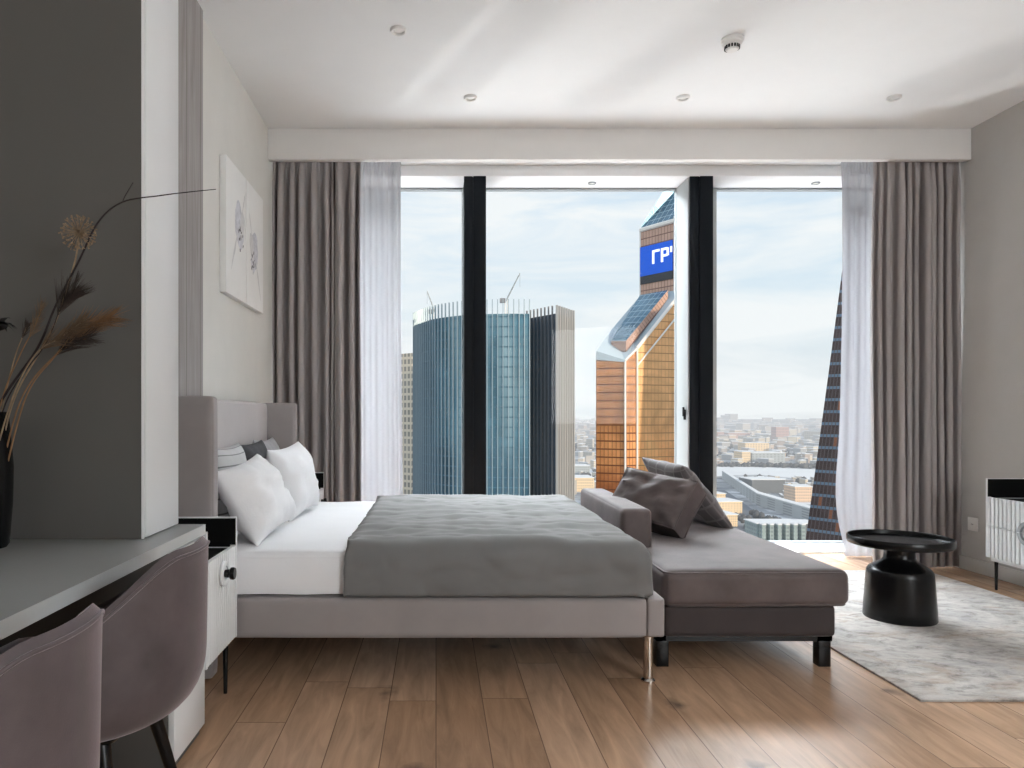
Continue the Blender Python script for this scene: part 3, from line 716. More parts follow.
# ------------------------------------------------------------------ velvet chairs (face the desk, -X)
def chair(cx, cy, label):
    root = thing('barrel_chair', label, 'chair', (cx, cy, 0), 'mauve velvet desk chairs')
    def shell(out):
        def fn(u, v):
            a = math.radians(112)*(2*u-1); e = abs(a)
            ca, sa = math.cos(a), math.sin(a); q = 2/2.15
            ox = .27*math.copysign(abs(ca)**q, ca); oy = .27*math.copysign(abs(sa)**q, sa)
            zt = .756-.150*smoothstep(.30, 1.45, e)-.06*smoothstep(1.4, 1.95, e)
            if v > .42:
                t = (v-.42)/.58; z = .515+(zt-.515)*t; k = .985+.015*t
            else:
                b = (1-v/.42); ang = min(b*1.6, 1)*PI/2
                k = .985-.26*(1-math.cos(ang)); z = .515-.118*math.sin(ang)
                if b > .625: k -= .5*(b-.625)/.375; z -= .012*(b-.625)/.375
            if not out: k -= .115 if v > .42 else .10; z = z if v > .42 else z+.03
            return (cx+ox*k, cy+oy*k, z)
        return fn
    bm = bmesh.new(); nu, nv = 64, 26
    g1 = grid(bm, nu, nv, shell(True)); g0 = grid(bm, nu, nv, shell(False))
    def rim(g): return [g[i][0] for i in range(nu)]+[g[nu][j] for j in range(nv)]+[g[i][nv] for i in range(nu, 0, -1)]+[g[0][j] for j in range(nv, 0, -1)]
    a, b = rim(g1), rim(g0); new = []
    for i in range(len(a)):
        j = (i+1) % len(a)
        # rounded lip: raised mid row
        ma, mb = (a[i].co+b[i].co)/2, (a[j].co+b[j].co)/2
        new.append(bm.verts.new(ma))
    cc = Vector((cx, cy, .45))
    for i, v in enumerate(new):
        d = v.co-cc; d.x *= .2; d.y *= .2; d.normalize(); v.co += d*.014
    for i in range(len(a)):
        j = (i+1) % len(a)
        bm.faces.new((a[i], new[i], new[j], a[j])); bm.faces.new((new[i], b[i], b[j], new[j]))
    bmesh.ops.recalc_face_normals(bm, faces=bm.faces)
    back = obj('backrest', bm, M['chair'], root, angle=75)
    # piping along the top lip
    obj('seam', tube(bmesh.new(), [Vector(g) for g in [shell(True)(i/60, 1) for i in range(61)]], .0035, 6), M['chair'], back, angle=180)
    bm = puffbox(cx-.25, cx+.18, cy-.18, cy+.18, .42, .505, r=.045, puff=.012, n=16); obj('seat', bm, M['chair'], root)
    bm = puffbox(cx-.17, cx+.14, cy-.15, cy+.15, .375, .425, r=.02, puff=.0, n=10); obj('seat_base', bm, M['black'], root)
    for sx in (-1, 1):
        for sy in (-1, 1):
            obj('leg', tube(bmesh.new(), [(cx-.02+sx*.20, cy+sy*.20, .0), (cx-.02+sx*.12, cy+sy*.12, .385)], [.009, .018], 14), M['black'], root)
chair(-.798, 1.62, 'mauve velvet barrel chair tucked at the desk beside the nightstand')
chair(-.768, 1.006, 'mauve velvet barrel chair cropped at the lower left corner')

# ------------------------------------------------------------------ vase with dried stems
VXc, VYc = -1.225, 1.96
t = lathe(bmesh.new(), [(0, 0), (.050, 0), (.056, .01), (.064, .12), (.066, .22), (.058, .32), (.054, .362), (.058, .368), (.052, .37), (.046, .36), (.05, .30), (.055, .2), (.05, .03), (0, .02)], VXc, VYc, .696, 40)
tag(obj('vase', t, M['black'], loc=(VXc, VYc, .696)), 'tall matt black vase of dried stems on the desk', 'vase')
def W(px, py, Y): return Vector(((px-VX)*Y/F, Y, EYE+(VY-py)*Y/F))
def spline(pts, n=8):
    pts = [Vector(p) for p in pts]; out = []
    for i in range(len(pts)-1):
        p0, p1, p2, p3 = pts[max(i-1, 0)], pts[i], pts[i+1], pts[min(i+2, len(pts)-1)]
        for k in range(n):
            s = k/n; out.append(.5*((2*p1)+(p2-p0)*s+(2*p0-5*p1+4*p2-p3)*s*s+(3*p1-p0-3*p2+p3)*s**3))
    return out+[pts[-1]]
foot = lambda dx, dy=0: Vector((VXc+dx, VYc+dy, .80))
# branch
pts = spline([foot(.0), (-1.20, 1.955, 1.05), (-1.075, 1.94, 1.235), (-1.02, 1.935, 1.355), (-.955, 1.93, 1.475), (-.905, 1.93, 1.575), (-.84, 1.93, 1.628), (-.74, 1.93, 1.645), (-.66, 1.93, 1.655), (-.59, 1.93, 1.662)])
t = thing('dried_branch', 'long thin dark branch reaching right out of the vase', 'dried branch', tuple(foot(0)))
obj('stem', tube(bmesh.new(), pts, [.0042-.0034*i/len(pts) for i in range(len(pts))], 7), M['twig'], t)
obj('side_twig', tube(bmesh.new(), spline([(-.84, 1.93, 1.628), (-.833, 1.93, 1.645), (-.812, 1.93, 1.68)]), .0012, 6), M['twig'], t)
# allium head
hc = W(79, 233, 1.93)
t = thing('dried_allium', 'dried allium stem with round lacy seed head in the vase', 'dried flower', tuple(foot(.01)))
obj('stem', tube(bmesh.new(), spline([foot(.01, .01), W(12, 405, 1.95), W(52, 330, 1.94), W(74, 265, 1.93), hc]), .0022, 7), M['seed'], t)
bm = bmesh.new(); rnd = random.Random(3)
for k in range(120):
    z = 1-2*(k+.5)/120; a = k*2.39996; r = math.sqrt(1-z*z); d = Vector((r*math.cos(a), r*math.sin(a), z)); L = .041*rnd.uniform(.85, 1.1)
    tube(bm, [hc+d*.004, hc+d*L], [.0006, .0004], 4)
    e = hc+d*L
    for q in range(3):
        dd = (d+Vector((rnd.uniform(-.5, .5), rnd.uniform(-.5, .5), rnd.uniform(-.5, .5)))).normalized()
        tube(bm, [e, e+dd*.006], [.0006, .0016], 4)
obj('seed_head', bm, M['seed'], t)
# plume grasses
def plume(label, path, L, mat, stemmat, seed, nb=170, spread=.03):
    rnd = random.Random(seed); pts = spline(path, 10)
    t = thing('dried_grass', label, 'dried grass', tuple(path[0]), 'dried grass stems in the vase')
    obj('stem', tube(bmesh.new(), pts, [.0024-.0016*i/len(pts) for i in range(len(pts))], 6), stemmat, t)
    bm = bmesh.new(); m = len(pts)
    for k in range(nb):
        s = rnd.random()**.8; i = int((1-L+L*s)*(m-1)); i = min(i, m-2); p = pts[i]; d = (pts[i+1]-pts[i]).normalized()
        q = Vector((rnd.gauss(0, 1), rnd.gauss(0, .6), rnd.gauss(0, 1))); q = (q-d*q.dot(d)).normalized()
        l = rnd.uniform(.5, 1.3)*spread*(1.2-.5*s)
        mid = p+d*l*.8+q*l*.35; tip = p+d*l*1.7+q*l*.75+Vector((0, 0, -.12*l))
        tube(bm, [p, mid, tip], [.0009, .0008, .0002], 3)
    obj('plume', bm, mat, t)
plume('tall dark feathery grass plume rising beside the branch in the vase', [foot(-.01), W(5, 405, 1.95), W(45, 345, 1.94), W(60, 310, 1.935), W(72, 295, 1.93)], .30, M['plume_dk'], M['twig'], 1, 200, .045)
plume('golden grass plume arching far right from the vase', [foot(.02), W(20, 402, 1.95), W(58, 352, 1.93), W(82, 330, 1.925), W(110, 318, 1.92)], .42, M['straw'], M['straw'], 2, 240, .04)
plume('brown grass plume hanging low over the vase rim', [foot(.03), W(24, 402, 1.95), W(52, 360, 1.94), W(70, 345, 1.93), W(88, 338, 1.92)], .45, M['plume_dk'], M['straw'], 5, 200, .036)
plume('rust-coloured straw stem leaning upright at the vase left', [foot(-.03), W(2, 400, 1.95), W(20, 355, 1.95), W(34, 328, 1.95), W(42, 306, 1.95)], .35, M['plume'], M['straw'], 7, 90, .022)
plume('short tan grass tuft in the middle of the dried bunch', [foot(.0, -.02), W(10, 405, 1.93), W(35, 355, 1.92), W(60, 338, 1.91), W(82, 322, 1.90)], .45, M['plume'], M['seed'], 9, 220, .034)
plume('thin pale straw with small seed spike at the vase left edge', [foot(-.02, .01), W(3, 405, 1.96), W(14, 360, 1.96), W(22, 338, 1.96), W(27, 326, 1.96)], .25, M['plume_dk'], M['seed'], 11, 60, .016)
# dark dried flower at the frame edge
hc = W(-2, 326, 1.95)
t = thing('dried_flower', 'black dried flower head at the left frame edge', 'dried flower', tuple(foot(-.03)))
obj('stem', tube(bmesh.new(), spline([foot(-.035), W(-12, 400, 1.95), hc]), .002, 6), M['twig'], t)
bm = bmesh.new(); rnd = random.Random(8)
for k in range(14):
    a = 2*PI*k/14; d = Vector((math.cos(a), .5*math.sin(a), .35*rnd.uniform(-1, 1))).normalized(); sd = d.cross(Vector((0, 0, 1))).normalized(); L = rnd.uniform(.04, .058)
    def pet(u, v, d=d, sd=sd, L=L): return hc+d*L*u+sd*(v-.5)*.03*math.sin(PI*min(1, u+.12))+Vector((0, 0, .012*math.sin(u*PI)))
    grid(bm, 6, 4, pet)
lathe(bm, [(0, -.015), (.016, -.008), (.018, .006), (0, .014)], hc.x, hc.y, hc.z, 12)
obj('petals', bm, M['dflower'], t, angle=180)

# ------------------------------------------------------------------ canvases
def canvas(y0, y1, label, flip):
    z0, z1 = 1.705, 2.43; x = WL
    t = thing('canvas_print', label, 'wall art', (x, (y0+y1)/2, z0), 'pair of canvas prints over the bed')
    obj('canvas', box(x, x+.036, y0, y1, z0, z1, bev=.003), M['canvas'], t)
    bm = bmesh.new(); xx = x+.0368; yc = (y0+y1)/2+(.05 if not flip else -.03); zc = (z0+z1)/2+(.05 if not flip else -.02); rnd = random.Random(4+flip)
    def ell(cy, cz, ry, rz, rot, mi, n=28, wob=.12, dx=0, sd=0):
        vs = []
        for i in range(n):
            a = 2*PI*i/n; r = 1+wob*noise.noise((math.cos(a)*1.5+sd, math.sin(a)*1.5, sd))*2
            p, q = ry*r*math.cos(a), rz*r*math.sin(a)
            vs.append(bm.verts.new((xx+dx, cy+p*math.cos(rot)-q*math.sin(rot), cz+p*math.sin(rot)+q*math.cos(rot))))
        f = bm.faces.new(vs); f.material_index = mi
        f.normal_update()
        if f.normal.x < 0: f.normal_flip()
    s = -1 if flip else 1
    ell(yc, zc, .085, .125, .25*s, 0, sd=1+flip)
    ell(yc+.06*s, zc+.02, .045, .08, -.3*s, 1, sd=3, dx=.0003)
    ell(yc-.10*s, zc-.16, .012, .10, -.5*s, 1, sd=5, dx=.0001, wob=.3)
    ell(yc+.09*s, zc+.15, .010, .08, -.45*s, 1, sd=7, dx=.0001, wob=.3)
    for k in range(16):
        a = rnd.uniform(0, 2*PI); r = rnd.random()**.5
        ell(yc+.03*s+.055*r*math.cos(a), zc-.07+.07*r*math.sin(a), rnd.uniform(.003, .009), rnd.uniform(.005, .014), rnd.uniform(-1, 1), 2, n=8, dx=.0006, sd=k)
    obj('printed_motif', bm, [M['inkgrey'], M['inkpale'], M['ink']], t, smooth=False)
canvas(3.79, 4.192, 'white canvas with grey blot print, nearer one on left wall', 0)
canvas(4.202, 4.60, 'white canvas with grey blot print, nearer the curtain', 1)

# ------------------------------------------------------------------ chaise
t = thing('chaise_longue', 'mauve brown velvet chaise longue at the foot of the bed', 'chaise', (1.3, 3.75, 0))
obj('seat_cushion', puffbox(.945, 1.715, 2.975, 4.44, .262, .412, r=.034, puff=.014, n=34, wob=.0035, sides=.6), M['chaise'], t)
# welt around the seat top and bottom
def rrect(x0, x1, y0, y1, r, z, n=8):
    pts = []
    for cx, cy, a0 in ((x1-r, y1-r, 0), (x0+r, y1-r, PI/2), (x0+r, y0+r, PI), (x1-r, y0+r, 1.5*PI)):
        for i in range(n+1): a = a0+PI/2*i/n; pts.append((cx+r*math.cos(a), cy+r*math.sin(a), z))
    return pts+[pts[0]]
bm = bmesh.new(); tube(bm, rrect(.9535, 1.7065, 2.9835, 4.432, .034, .400), .0055, 6); tube(bm, rrect(.9535, 1.7065, 2.9835, 4.432, .034, .270), .005, 6)
obj('piping', bm, M['chaise'], t, angle=180)
obj('base', puffbox(.952, 1.668, 3.0, 4.44, .130, .262, r=.018, puff=.004, n=16), M['chaise_dk'], t)
obj('backrest', puffbox(.893, 1.040, 3.46, 4.46, .265, .603, r=.022, puff=.005, n=22, wob=.002), M['chaise'], t)
bm = bmesh.new()
for x0, x1 in ((.925, .965), (1.60, 1.662)): bx(bm, x0, x1, 3.02, 4.42, .108, .132)
bx(bm, .925, 1.662, 3.02, 3.06, .108, .132); bx(bm, .925, 1.662, 4.38, 4.42, .108, .132)
obj('leg_frame', bm, M['black'], t)
for x in (.925, 1.605):
    for y in (3.02, 4.37): obj('leg', box(x, x+.052, y, y+.05, 0, .109, bev=.003), M['black'], t)
# cushions on it
pillow('box_cushion', 'plain mauve velvet box cushion slumped against the chaise backrest', 'cushion', (1.175, 3.88, .55), (.32, -.33, -.085), (-.55, -.52, .56), .44, .29, .07, M['chaise'], 'cushions on the chaise', 6, piping=M['chaise'], k=.035, wr=.034, gusset=.06, low=.410)
pillow('plaid_cushion', 'grey plaid cushion propped behind the mauve box cushion', 'cushion', (1.465, 4.22, .60), (-.20, .97, .03), (.75, .12, .66), .48, .49, .16, M['plaid'], 'cushions on the chaise', 9, k=.07, wr=.012, low=.408)

# ------------------------------------------------------------------ rug, coffee table
bm = box(1.785, 3.30, 2.65, 4.86, .0, .010, bev=.003); tag(obj('rug', bm, M['rug'], loc=(2.5, 3.7, 0)), 'pale distressed abstract rug in grey and beige', 'rug')
TX, TY = 2.395, 3.72
t = thing('coffee_table', 'round black metal coffee table with mushroom-shaped pedestal on the rug', 'coffee table', (TX, TY, .010))
bm = lathe(bmesh.new(), [(0, 0), (.163, 0), (.166, .006), (.164, .05), (.152, .225), (.149, .245), (.139, .260), (.112, .276), (.085, .293), (.073, .310), (.070, .335), (.072, .372), (.0, .374)], TX, TY, .010, 64)
obj('pedestal', bm, M['black'], t, angle=50)
bm = lathe(bmesh.new(), [(0, .372), (.07, .372), (.223, .376), (.236, .380), (.240, .388), (.240, .416), (.237, .420), (.232, .418), (.230, .398), (.218, .392), (0, .392)], TX, TY, .010, 72)
obj('tray_top', bm, M['black'], t, angle=40)

# ------------------------------------------------------------------ outside
GZ = -150.0
def gpt(px, py): D = (EYE-GZ)*F/(py-VY); return ((px-VX)*D/F, D)
bm = bmesh.new(); vs = [bm.verts.new(p) for p in ((-9000, 60, GZ), (12000, 60, GZ), (16000, 26000, GZ), (-13000, 26000, GZ))]; bm.faces.new(vs)
struct('ground', bm, M['ground'])
UVN = 'UVMap'
def wallstrip(bm, pts, ztops, zb, mi=0, u0=0):
    lay = bm.loops.layers.uv.verify(); u = u0
    for (a, b, za, zb_) in zip(pts, pts[1:], ztops, ztops[1:]):
        L = math.hypot(b[0]-a[0], b[1]-a[1])
        f = bm.faces.new([bm.verts.new(p) for p in ((a[0], a[1], zb), (b[0], b[1], zb), (b[0], b[1], zb_), (a[0], a[1], za))]); f.material_index = mi
        for l, uv in zip(f.loops, ((u, zb), (u+L, zb), (u+L, zb_), (u, za))): l[lay].uv = uv
        u += L
def cap(bm, pts3, mi=0, ax=None):
    lay = bm.loops.layers.uv.verify(); f = bm.faces.new([bm.verts.new(p) for p in pts3]); f.material_index = mi; f.normal_update()
    o = Vector(pts3[0]); e = (Vector(pts3[1])-o).normalized(); g = f.normal.cross(e)
    for l in f.loops: d = l.vert.co-o; l[lay].uv = (d.dot(e), d.dot(g))
    return f
def wp(px, D): return ((px-VX)*D/F, D)
# --- blue curved tower
arc_px = [(414, 292), (419, 285), (426, 278), (436, 271), (448, 266), (462, 262), (478, 259.5), (495, 258), (512, 257.5), (530, 258)]
arc = [wp(p, d) for p, d in arc_px]
arcs = [Vector((p[0], p[1], 0)) for p in arc]; fine = [(v.x, v.y) for v in spline(arcs, 6)]
TZ = 40.3
t = thing('curved_glass_tower', 'tall curved blue glass office tower with vertical fins', 'skyscraper', (13, 280, GZ))
bm = bmesh.new(); wallstrip(bm, fine, [TZ-3]*len(fine), GZ)
back = [(arc[-1][0], 300), (arc[0][0], 300)]
wallstrip(bm, [fine[-1], back[0], back[1], fine[0]], [TZ-3]*4, GZ); obj('facade', bm, M['f_blue'], t, angle=60)
bm = bmesh.new(); cap(bm, [(p[0], p[1], TZ-3) for p in fine]+[(b[0], b[1], TZ-3) for b in back]); obj('roof', bm, M['c_grey'], t)
def fins(pts, step, z0, z1, mat, root, w=.14, d=.7, name='facade_fins'):
    bm = bmesh.new(); acc = 0; nxt = 0; n = 0
    for a, b in zip(pts, pts[1:]):
        L = math.hypot(b[0]-a[0], b[1]-a[1]); dx, dy = (b[0]-a[0])/L, (b[1]-a[1])/L
        while nxt <= acc+L:
            s = nxt-acc; x, y = a[0]+dx*s, a[1]+dy*s
            R = Matrix(((dx, dy, 0, x), (dy, -dx, 0, y), (0, 0, 1, 0), (0, 0, 0, 1)))   # second axis points to the viewer
            bx(bm, -w, w, -.05, d, z0, z1, rot=R); nxt += step; n += 1
        acc += L
    bmesh.ops.recalc_face_normals(bm, faces=bm.faces)
    return obj(name, bm, mat, root, smooth=False)
fins(fine, 1.9, GZ, TZ+2.2, M['fin'], t, .13, .5)
# --- dark and pale wing tower
t = thing('striped_dark_tower', 'dark glass tower with pale striped edge right of the curved tower', 'skyscraper', (46, 285, GZ))
a0, a1, a2, a3 = wp(527.5, 276), wp(556, 262), wp(573, 276), wp(548, 300)
bm = bmesh.new(); wallstrip(bm, [a0, a1], [38, 38], GZ); obj('dark_facade', bm, M['f_dark'], t)
bm = bmesh.new(); wallstrip(bm, [a1, a2], [38, 38], GZ); obj('pale_facade', bm, M['f_pale'], t)
bm = bmesh.new(); wallstrip(bm, [a2, a3, a0], [38]*3, GZ); cap(bm, [(p[0], p[1], 38) for p in (a0, a1, a2, a3)]); obj('rear_walls', bm, M['f_dark'], t)
fins([a0, a1], 2.1, GZ, 41, M['fin_dk'], t, .12, .6, 'dark_fins'); fins([a1, a2], 2.3, GZ, 41, M['palefin'], t, .24, .8, 'pale_fins')
# cranes
def crane(x, y, z, h, jib, lab):
    t = thing('tower_crane', lab, 'crane', (x, y, z), 'construction cranes on the blue tower')
    bm = bmesh.new()
    for sx, sy in ((-.5, -.5), (.5, -.5), (.5, .5), (-.5, .5)): tube(bm, [(x+sx, y+sy, z), (x+sx, y+sy, z+h)], .12, 5)
    for k in range(int(h)):
        s = 1 if k % 2 else -1; tube(bm, [(x-.5*s, y-.5, z+k), (x+.5*s, y-.5, z+k+1)], .07, 4)
    obj('mast', bm, M['whitetrim'], t)
    bm = bmesh.new(); b0 = Vector((x, y, z+h)); tip = b0+Vector(jib)
    for o in ((0, 0, .5), (0, .4, -.2), (0, -.4, -.2)): tube(bm, [b0+Vector(o), tip+Vector(o)*.5], .13, 5)
    for k in range(8): tube(bm, [b0.lerp(tip, k/8)+Vector((0, -.4, -.2)), b0.lerp(tip, (k+.5)/8)+Vector((0, 0, .5))], .07, 4)
    obj('jib', bm, M['c_grey'], t)
    bm = bmesh.new(); bx(bm, x-2.4, x-.4, y-.7, y+.7, z+h-.8, z+h+.8); obj('counterweight', bm, M['fin_dk'], t)
    obj('cable', tube(bmesh.new(), [tip, tip+Vector((0, 0, -5))], .06, 4), M['fin_dk'], t)
crane(26.0, 266, TZ-3, 6, (5.0, 0, 10), 'tall construction crane with steep raised jib on the tower roof')
crane(-.5, 284, TZ-3, 4.5, (-3.0, 0, 8), 'smaller construction crane at the left end of the tower roof')
# --- pale tower left
t = thing('pale_slab_tower', 'slim pale sunlit tower between the sheer and curved tower', 'skyscraper', (-15, 345, GZ))
b = [wp(392, 345), wp(412, 336), wp(420, 346), wp(400, 358)]
bm = bmesh.new(); wallstrip(bm, b+[b[0]], [30]*5, GZ); obj('facade', bm, M['f_beige'], t)
bm = bmesh.new(); cap(bm, [(p[0], p[1], 30) for p in b]); obj('roof', bm, M['c_snow'], t)
# --- golden tower
t = thing('golden_tower', 'golden orange glass tower with sloped blue roofs and a blue screen', 'skyscraper', (90, 315, GZ))
def q3(px, py, D): return ((px-VX)*D/F, D, EYE+(VY-py)*D/F)
A, B, Cc, Dd = q3(596, 352, 306), q3(625, 361, 300), q3(637, 349, 303), q3(706, 262, 316)
E, Fv, G = q3(640, 296, 332), q3(676, 293, 316), q3(612, 329, 322)
Hh = q3(706, 280, 345)
xy = lambda p: (p[0], p[1])
bm = bmesh.new(); wallstrip(bm, [xy(A), xy(B)], [A[2]-3.2, B[2]], GZ); obj('orange_facade', bm, M['f_orange'], t, smooth=False)
bm = bmesh.new(); wallstrip(bm, [xy(B), xy(Cc)], [B[2], Cc[2]], GZ, u0=1); obj('corner_facade', bm, M['f_orange'], t, smooth=False)
bm = bmesh.new(); wallstrip(bm, [xy(Cc), xy(Dd)], [Cc[2], Dd[2]], GZ); obj('gold_facade', bm, M['f_gold'], t, smooth=False)
bm = bmesh.new(); wallstrip(bm, [xy(Dd), xy(Hh), xy(E), xy(G), xy(A)], [Dd[2], Dd[2], E[2], G[2], A[2]], GZ); obj('rear_facade', bm, M['f_orange'], t, smooth=False)
bm = bmesh.new()
for tri in ((A, B, G), (B, Cc, G), (Cc, E, G), (Cc, Dd, E), (Dd, Hh, E)): cap(bm, tri)
obj('sloped_roof', bm, M['paleblue'], t, smooth=False)
# raised glazed skylight on the slope
def up(p, z): return (p[0], p[1], p[2]+z)
s0, s1, s2, s3 = q3(611, 341, 311), q3(626, 341, 304), q3(668, 290, 315), q3(640, 295, 328)
bm = bmesh.new(); cap(bm, [s0, s1, s2, s3]); obj('glass_skylight', bm, M['f_roof'], t, smooth=False)
bm = bmesh.new()
for p, q in ((s0, s1), (s1, s2)):
    f = cap(bm, [up(p, -4.6), up(q, -4.6), q, p])
obj('skylight_side', bm, M['f_pink'], t, smooth=False)
bm = bmesh.new()
tube(bm, [up(Cc, .3), up(Dd, .3)], .75, 6); tube(bm, [q3(637, 366, 302.5), q3(700, 288, 313.5)], .38, 6); tube(bm, [up(B, .2), up(Cc, .2)], .5, 6)
obj('parapet', bm, M['whitetrim'], t)
bm = bmesh.new(); cap(bm, [up(A, -3.4), up(B, -.5), up(B, .4), up(A, .4)]); 
for v in bm.verts: v.co.y -= .35
obj('coping', bm, M['paleblue'], t, smooth=False)
for p, z in ((B, B[2]), (Cc, Cc[2])):
    obj('corner_fin', tube(bmesh.new(), [(p[0], p[1]-.3, GZ), (p[0], p[1]-.3, z)], .42, 6), M['whitetrim'], t)
# dark recess band
# upper block
U0, U1 = q3(640, 296, 332), q3(675, 290, 316)
zt0, zt1 = q3(640, 229, 332)[2], q3(675, 219, 316)[2]
u2, u3 = wp(712, 322), wp(690, 346)
bm = bmesh.new(); wallstrip(bm, [xy(U0), xy(U1)], [zt0, zt1], 40); obj('rose_facade', bm, M['f_pink'], t, smooth=False)
bm = bmesh.new(); wallstrip(bm, [xy(U1), u2, u3, xy(U0)], [zt1]*3+[zt0], 40, u0=2); obj('upper_rear_facade', bm, M['f_gold'], t, smooth=False)
ap = q3(684, 158, 334)
bm = bmesh.new(); r0, r1 = (U0[0], U0[1], zt0), (U1[0], U1[1], zt1); r2, r3 = (u2[0], u2[1], zt1), (u3[0], u3[1], zt1)
apr = (ap[0]+10, ap[1]+2, ap[2])
cap(bm, [r0, r1, apr, ap]); cap(bm, [r1, r2, apr]); cap(bm, [r2, r3, ap, apr]); cap(bm, [r3, r0, ap]); obj('peaked_glass_roof', bm, M['f_roof'], t, smooth=False)
obj('roof_coping', tube(bmesh.new(), [(r0[0], r0[1]-.4, r0[2]-.7), (r1[0], r1[1]-.4, r1[2]-.7)], 1.0, 6), M['whitetrim'], t)
obj('upper_corner_fin', tube(bmesh.new(), [(U1[0], U1[1]-.5, 46), (U1[0], U1[1]-.5, zt1+1)], .75, 6), M['whitetrim'], t)
obj('upper_edge_fin', tube(bmesh.new(), [(U0[0], U0[1]-.3, 54), (U0[0], U0[1]-.3, zt0)], .35, 6), M['whitetrim'], t)
# LED screen on the rose face, in face coordinates (s along face 0..1, py = height)
nrm = Vector((U1[1]-U0[1], -(U1[0]-U0[0]), 0)).normalized()
if nrm.y > 0: nrm = -nrm
zA, zB = q3(640, 277, 332)[2], q3(640, 248, 332)[2]
zC_ = q3(640, 285, 332)[2]
def fp(s, z, d): v = Vector((U0[0]+(U1[0]-U0[0])*s, U0[1]+(U1[1]-U0[1])*s, z))+nrm*d; return tuple(v)
scr = thing('led_screen', 'bright blue advertising screen with white letters on golden tower', 'screen', fp(.5, zA, .3))
def slab(bm, s0, s1, z0, z1, d0, d1):
    v = [bm.verts.new(fp(s, z, d)) for d in (d0, d1) for s, z in ((s0, z0), (s1, z0), (s1, z1), (s0, z1))]
    for f in ((0,1,2,3),(7,6,5,4),(0,4,5,1),(1,5,6,2),(2,6,7,3),(3,7,4,0)): bm.faces.new([v[i] for i in f])
bm = bmesh.new(); slab(bm, .03, .95, zA, zB, .15, .6); obj('display', bm, M['blueled'], scr, smooth=False)
bm = bmesh.new(); slab(bm, .03, .95, zC_, zA-.1, .15, .5); obj('lower_band', bm, M['led_off'], scr, smooth=False)
bm = bmesh.new(); h0, h1 = zA+(zB-zA)*.34, zA+(zB-zA)*.80; th = (h1-h0)*.17
slab(bm, .39, .45, h0, h1, .6, .8); slab(bm, .45, .60, h1-th, h1, .6, .8)                                      # Г
slab(bm, .64, .70, h0, h1, .6, .8); slab(bm, .70, .82, h1-th, h1, .6, .8); slab(bm, .70, .82, h0+(h1-h0)*.36, h0+(h1-h0)*.36+th, .6, .8)
slab(bm, .80, .86, h0+(h1-h0)*.40, h1-th*.3, .6, .8)                                                            # Р
slab(bm, .90, .95, h1-(h1-h0)*.42, h1, .6, .8)                                                                    # start of У
bmesh.ops.recalc_face_normals(bm, faces=bm.faces); obj('lettering', bm, M['whiteled'], scr, smooth=False)
# --- twisted banded tower on the right
t = thing('twisted_dark_tower', 'dark banded twisting tower half hidden by the right sheer', 'skyscraper', (150, 240, GZ))
bm = bmesh.new(); lay = bm.loops.layers.uv.verify(); rings = []
nf = 54
for k in range(nf+1):
    z = GZ+k*4.1; f = k/nf; ang = math.radians(20+26*f); r = 40-24.5*f
    cx, cy = 156.3, 245; n = 24; ring = []
    for i in range(n):
        s = i/n*4; e = int(s); w = s-e; c0 = PI/4+e*PI/2+ang; c1 = c0+PI/2
        p = Vector((math.cos(c0), math.sin(c0), 0)).lerp(Vector((math.cos(c1), math.sin(c1), 0)), w)*r
        ring.append(bm.verts.new((cx+p.x, cy+p.y, z)))
    rings.append(ring)
for k in range(nf):
    for i in range(24):
        f = bm.faces.new((rings[k][i], rings[k][(i+1) % 24], rings[k+1][(i+1) % 24], rings[k+1][i]))
        for l, uv in zip(f.loops, ((i, k), (i+1, k), (i+1, k+1), (i, k+1))): l[lay].uv = (uv[0]*8, uv[1]*4.1)
bm.faces.new(rings[-1]); obj('facade', bm, M['f_twist'], t, angle=30)
# --- city
bm = bmesh.new()
rv = [(480, 482, 468), (560, 482, 468), (640, 481, 467.5), (700, 478, 467), (730, 475.5, 466.8), (760, 475, 467), (790, 478, 468.5), (830, 482, 470), (900, 492, 474), (1000, 505, 482)]
lo = [bm.verts.new((*gpt(x, a), GZ+.6)) for x, a, b in rv]; hi = [bm.verts.new((*gpt(x, b), GZ+.6)) for x, a, b in rv]
for i in range(len(rv)-1): bm.faces.new((lo[i], lo[i+1], hi[i+1], hi[i]))
struct('frozen_river', bm, M['c_snow']).name = 'ground_river'
def strip(pts, w): 
    bm = bmesh.new(); L = []
    for i, p in enumerate(pts):
        a, b = Vector(gpt(*pts[max(0, i-1)])), Vector(gpt(*pts[min(len(pts)-1, i+1)])); d = (b-a).normalized(); nn = Vector((-d.y, d.x)); c = Vector(gpt(*p))
        L.append((bm.verts.new((*(c+nn*w), GZ+.4)), bm.verts.new((*(c-nn*w), GZ+.4))))
    for i in range(len(L)-1): bm.faces.new((L[i][0], L[i+1][0], L[i+1][1], L[i][1]))
    return bm
struct('road', strip([(716, 490), (726, 497), (740, 508), (756, 519), (775, 527), (800, 533), (830, 540)], 16), M['c_road']).name = 'ground_road'
def block(bm, pts, z0, h, wallmi=0, roofmi=1):
    lo = [bm.verts.new((p[0], p[1], z0)) for p in pts]; hi = [bm.verts.new((p[0], p[1], z0+h)) for p in pts]; n = len(pts)
    for i in range(n): f = bm.faces.new((lo[i], lo[(i+1) % n], hi[(i+1) % n], hi[i])); f.material_index = wallmi
    f = bm.faces.new(hi); f.material_index = roofmi
CB = []
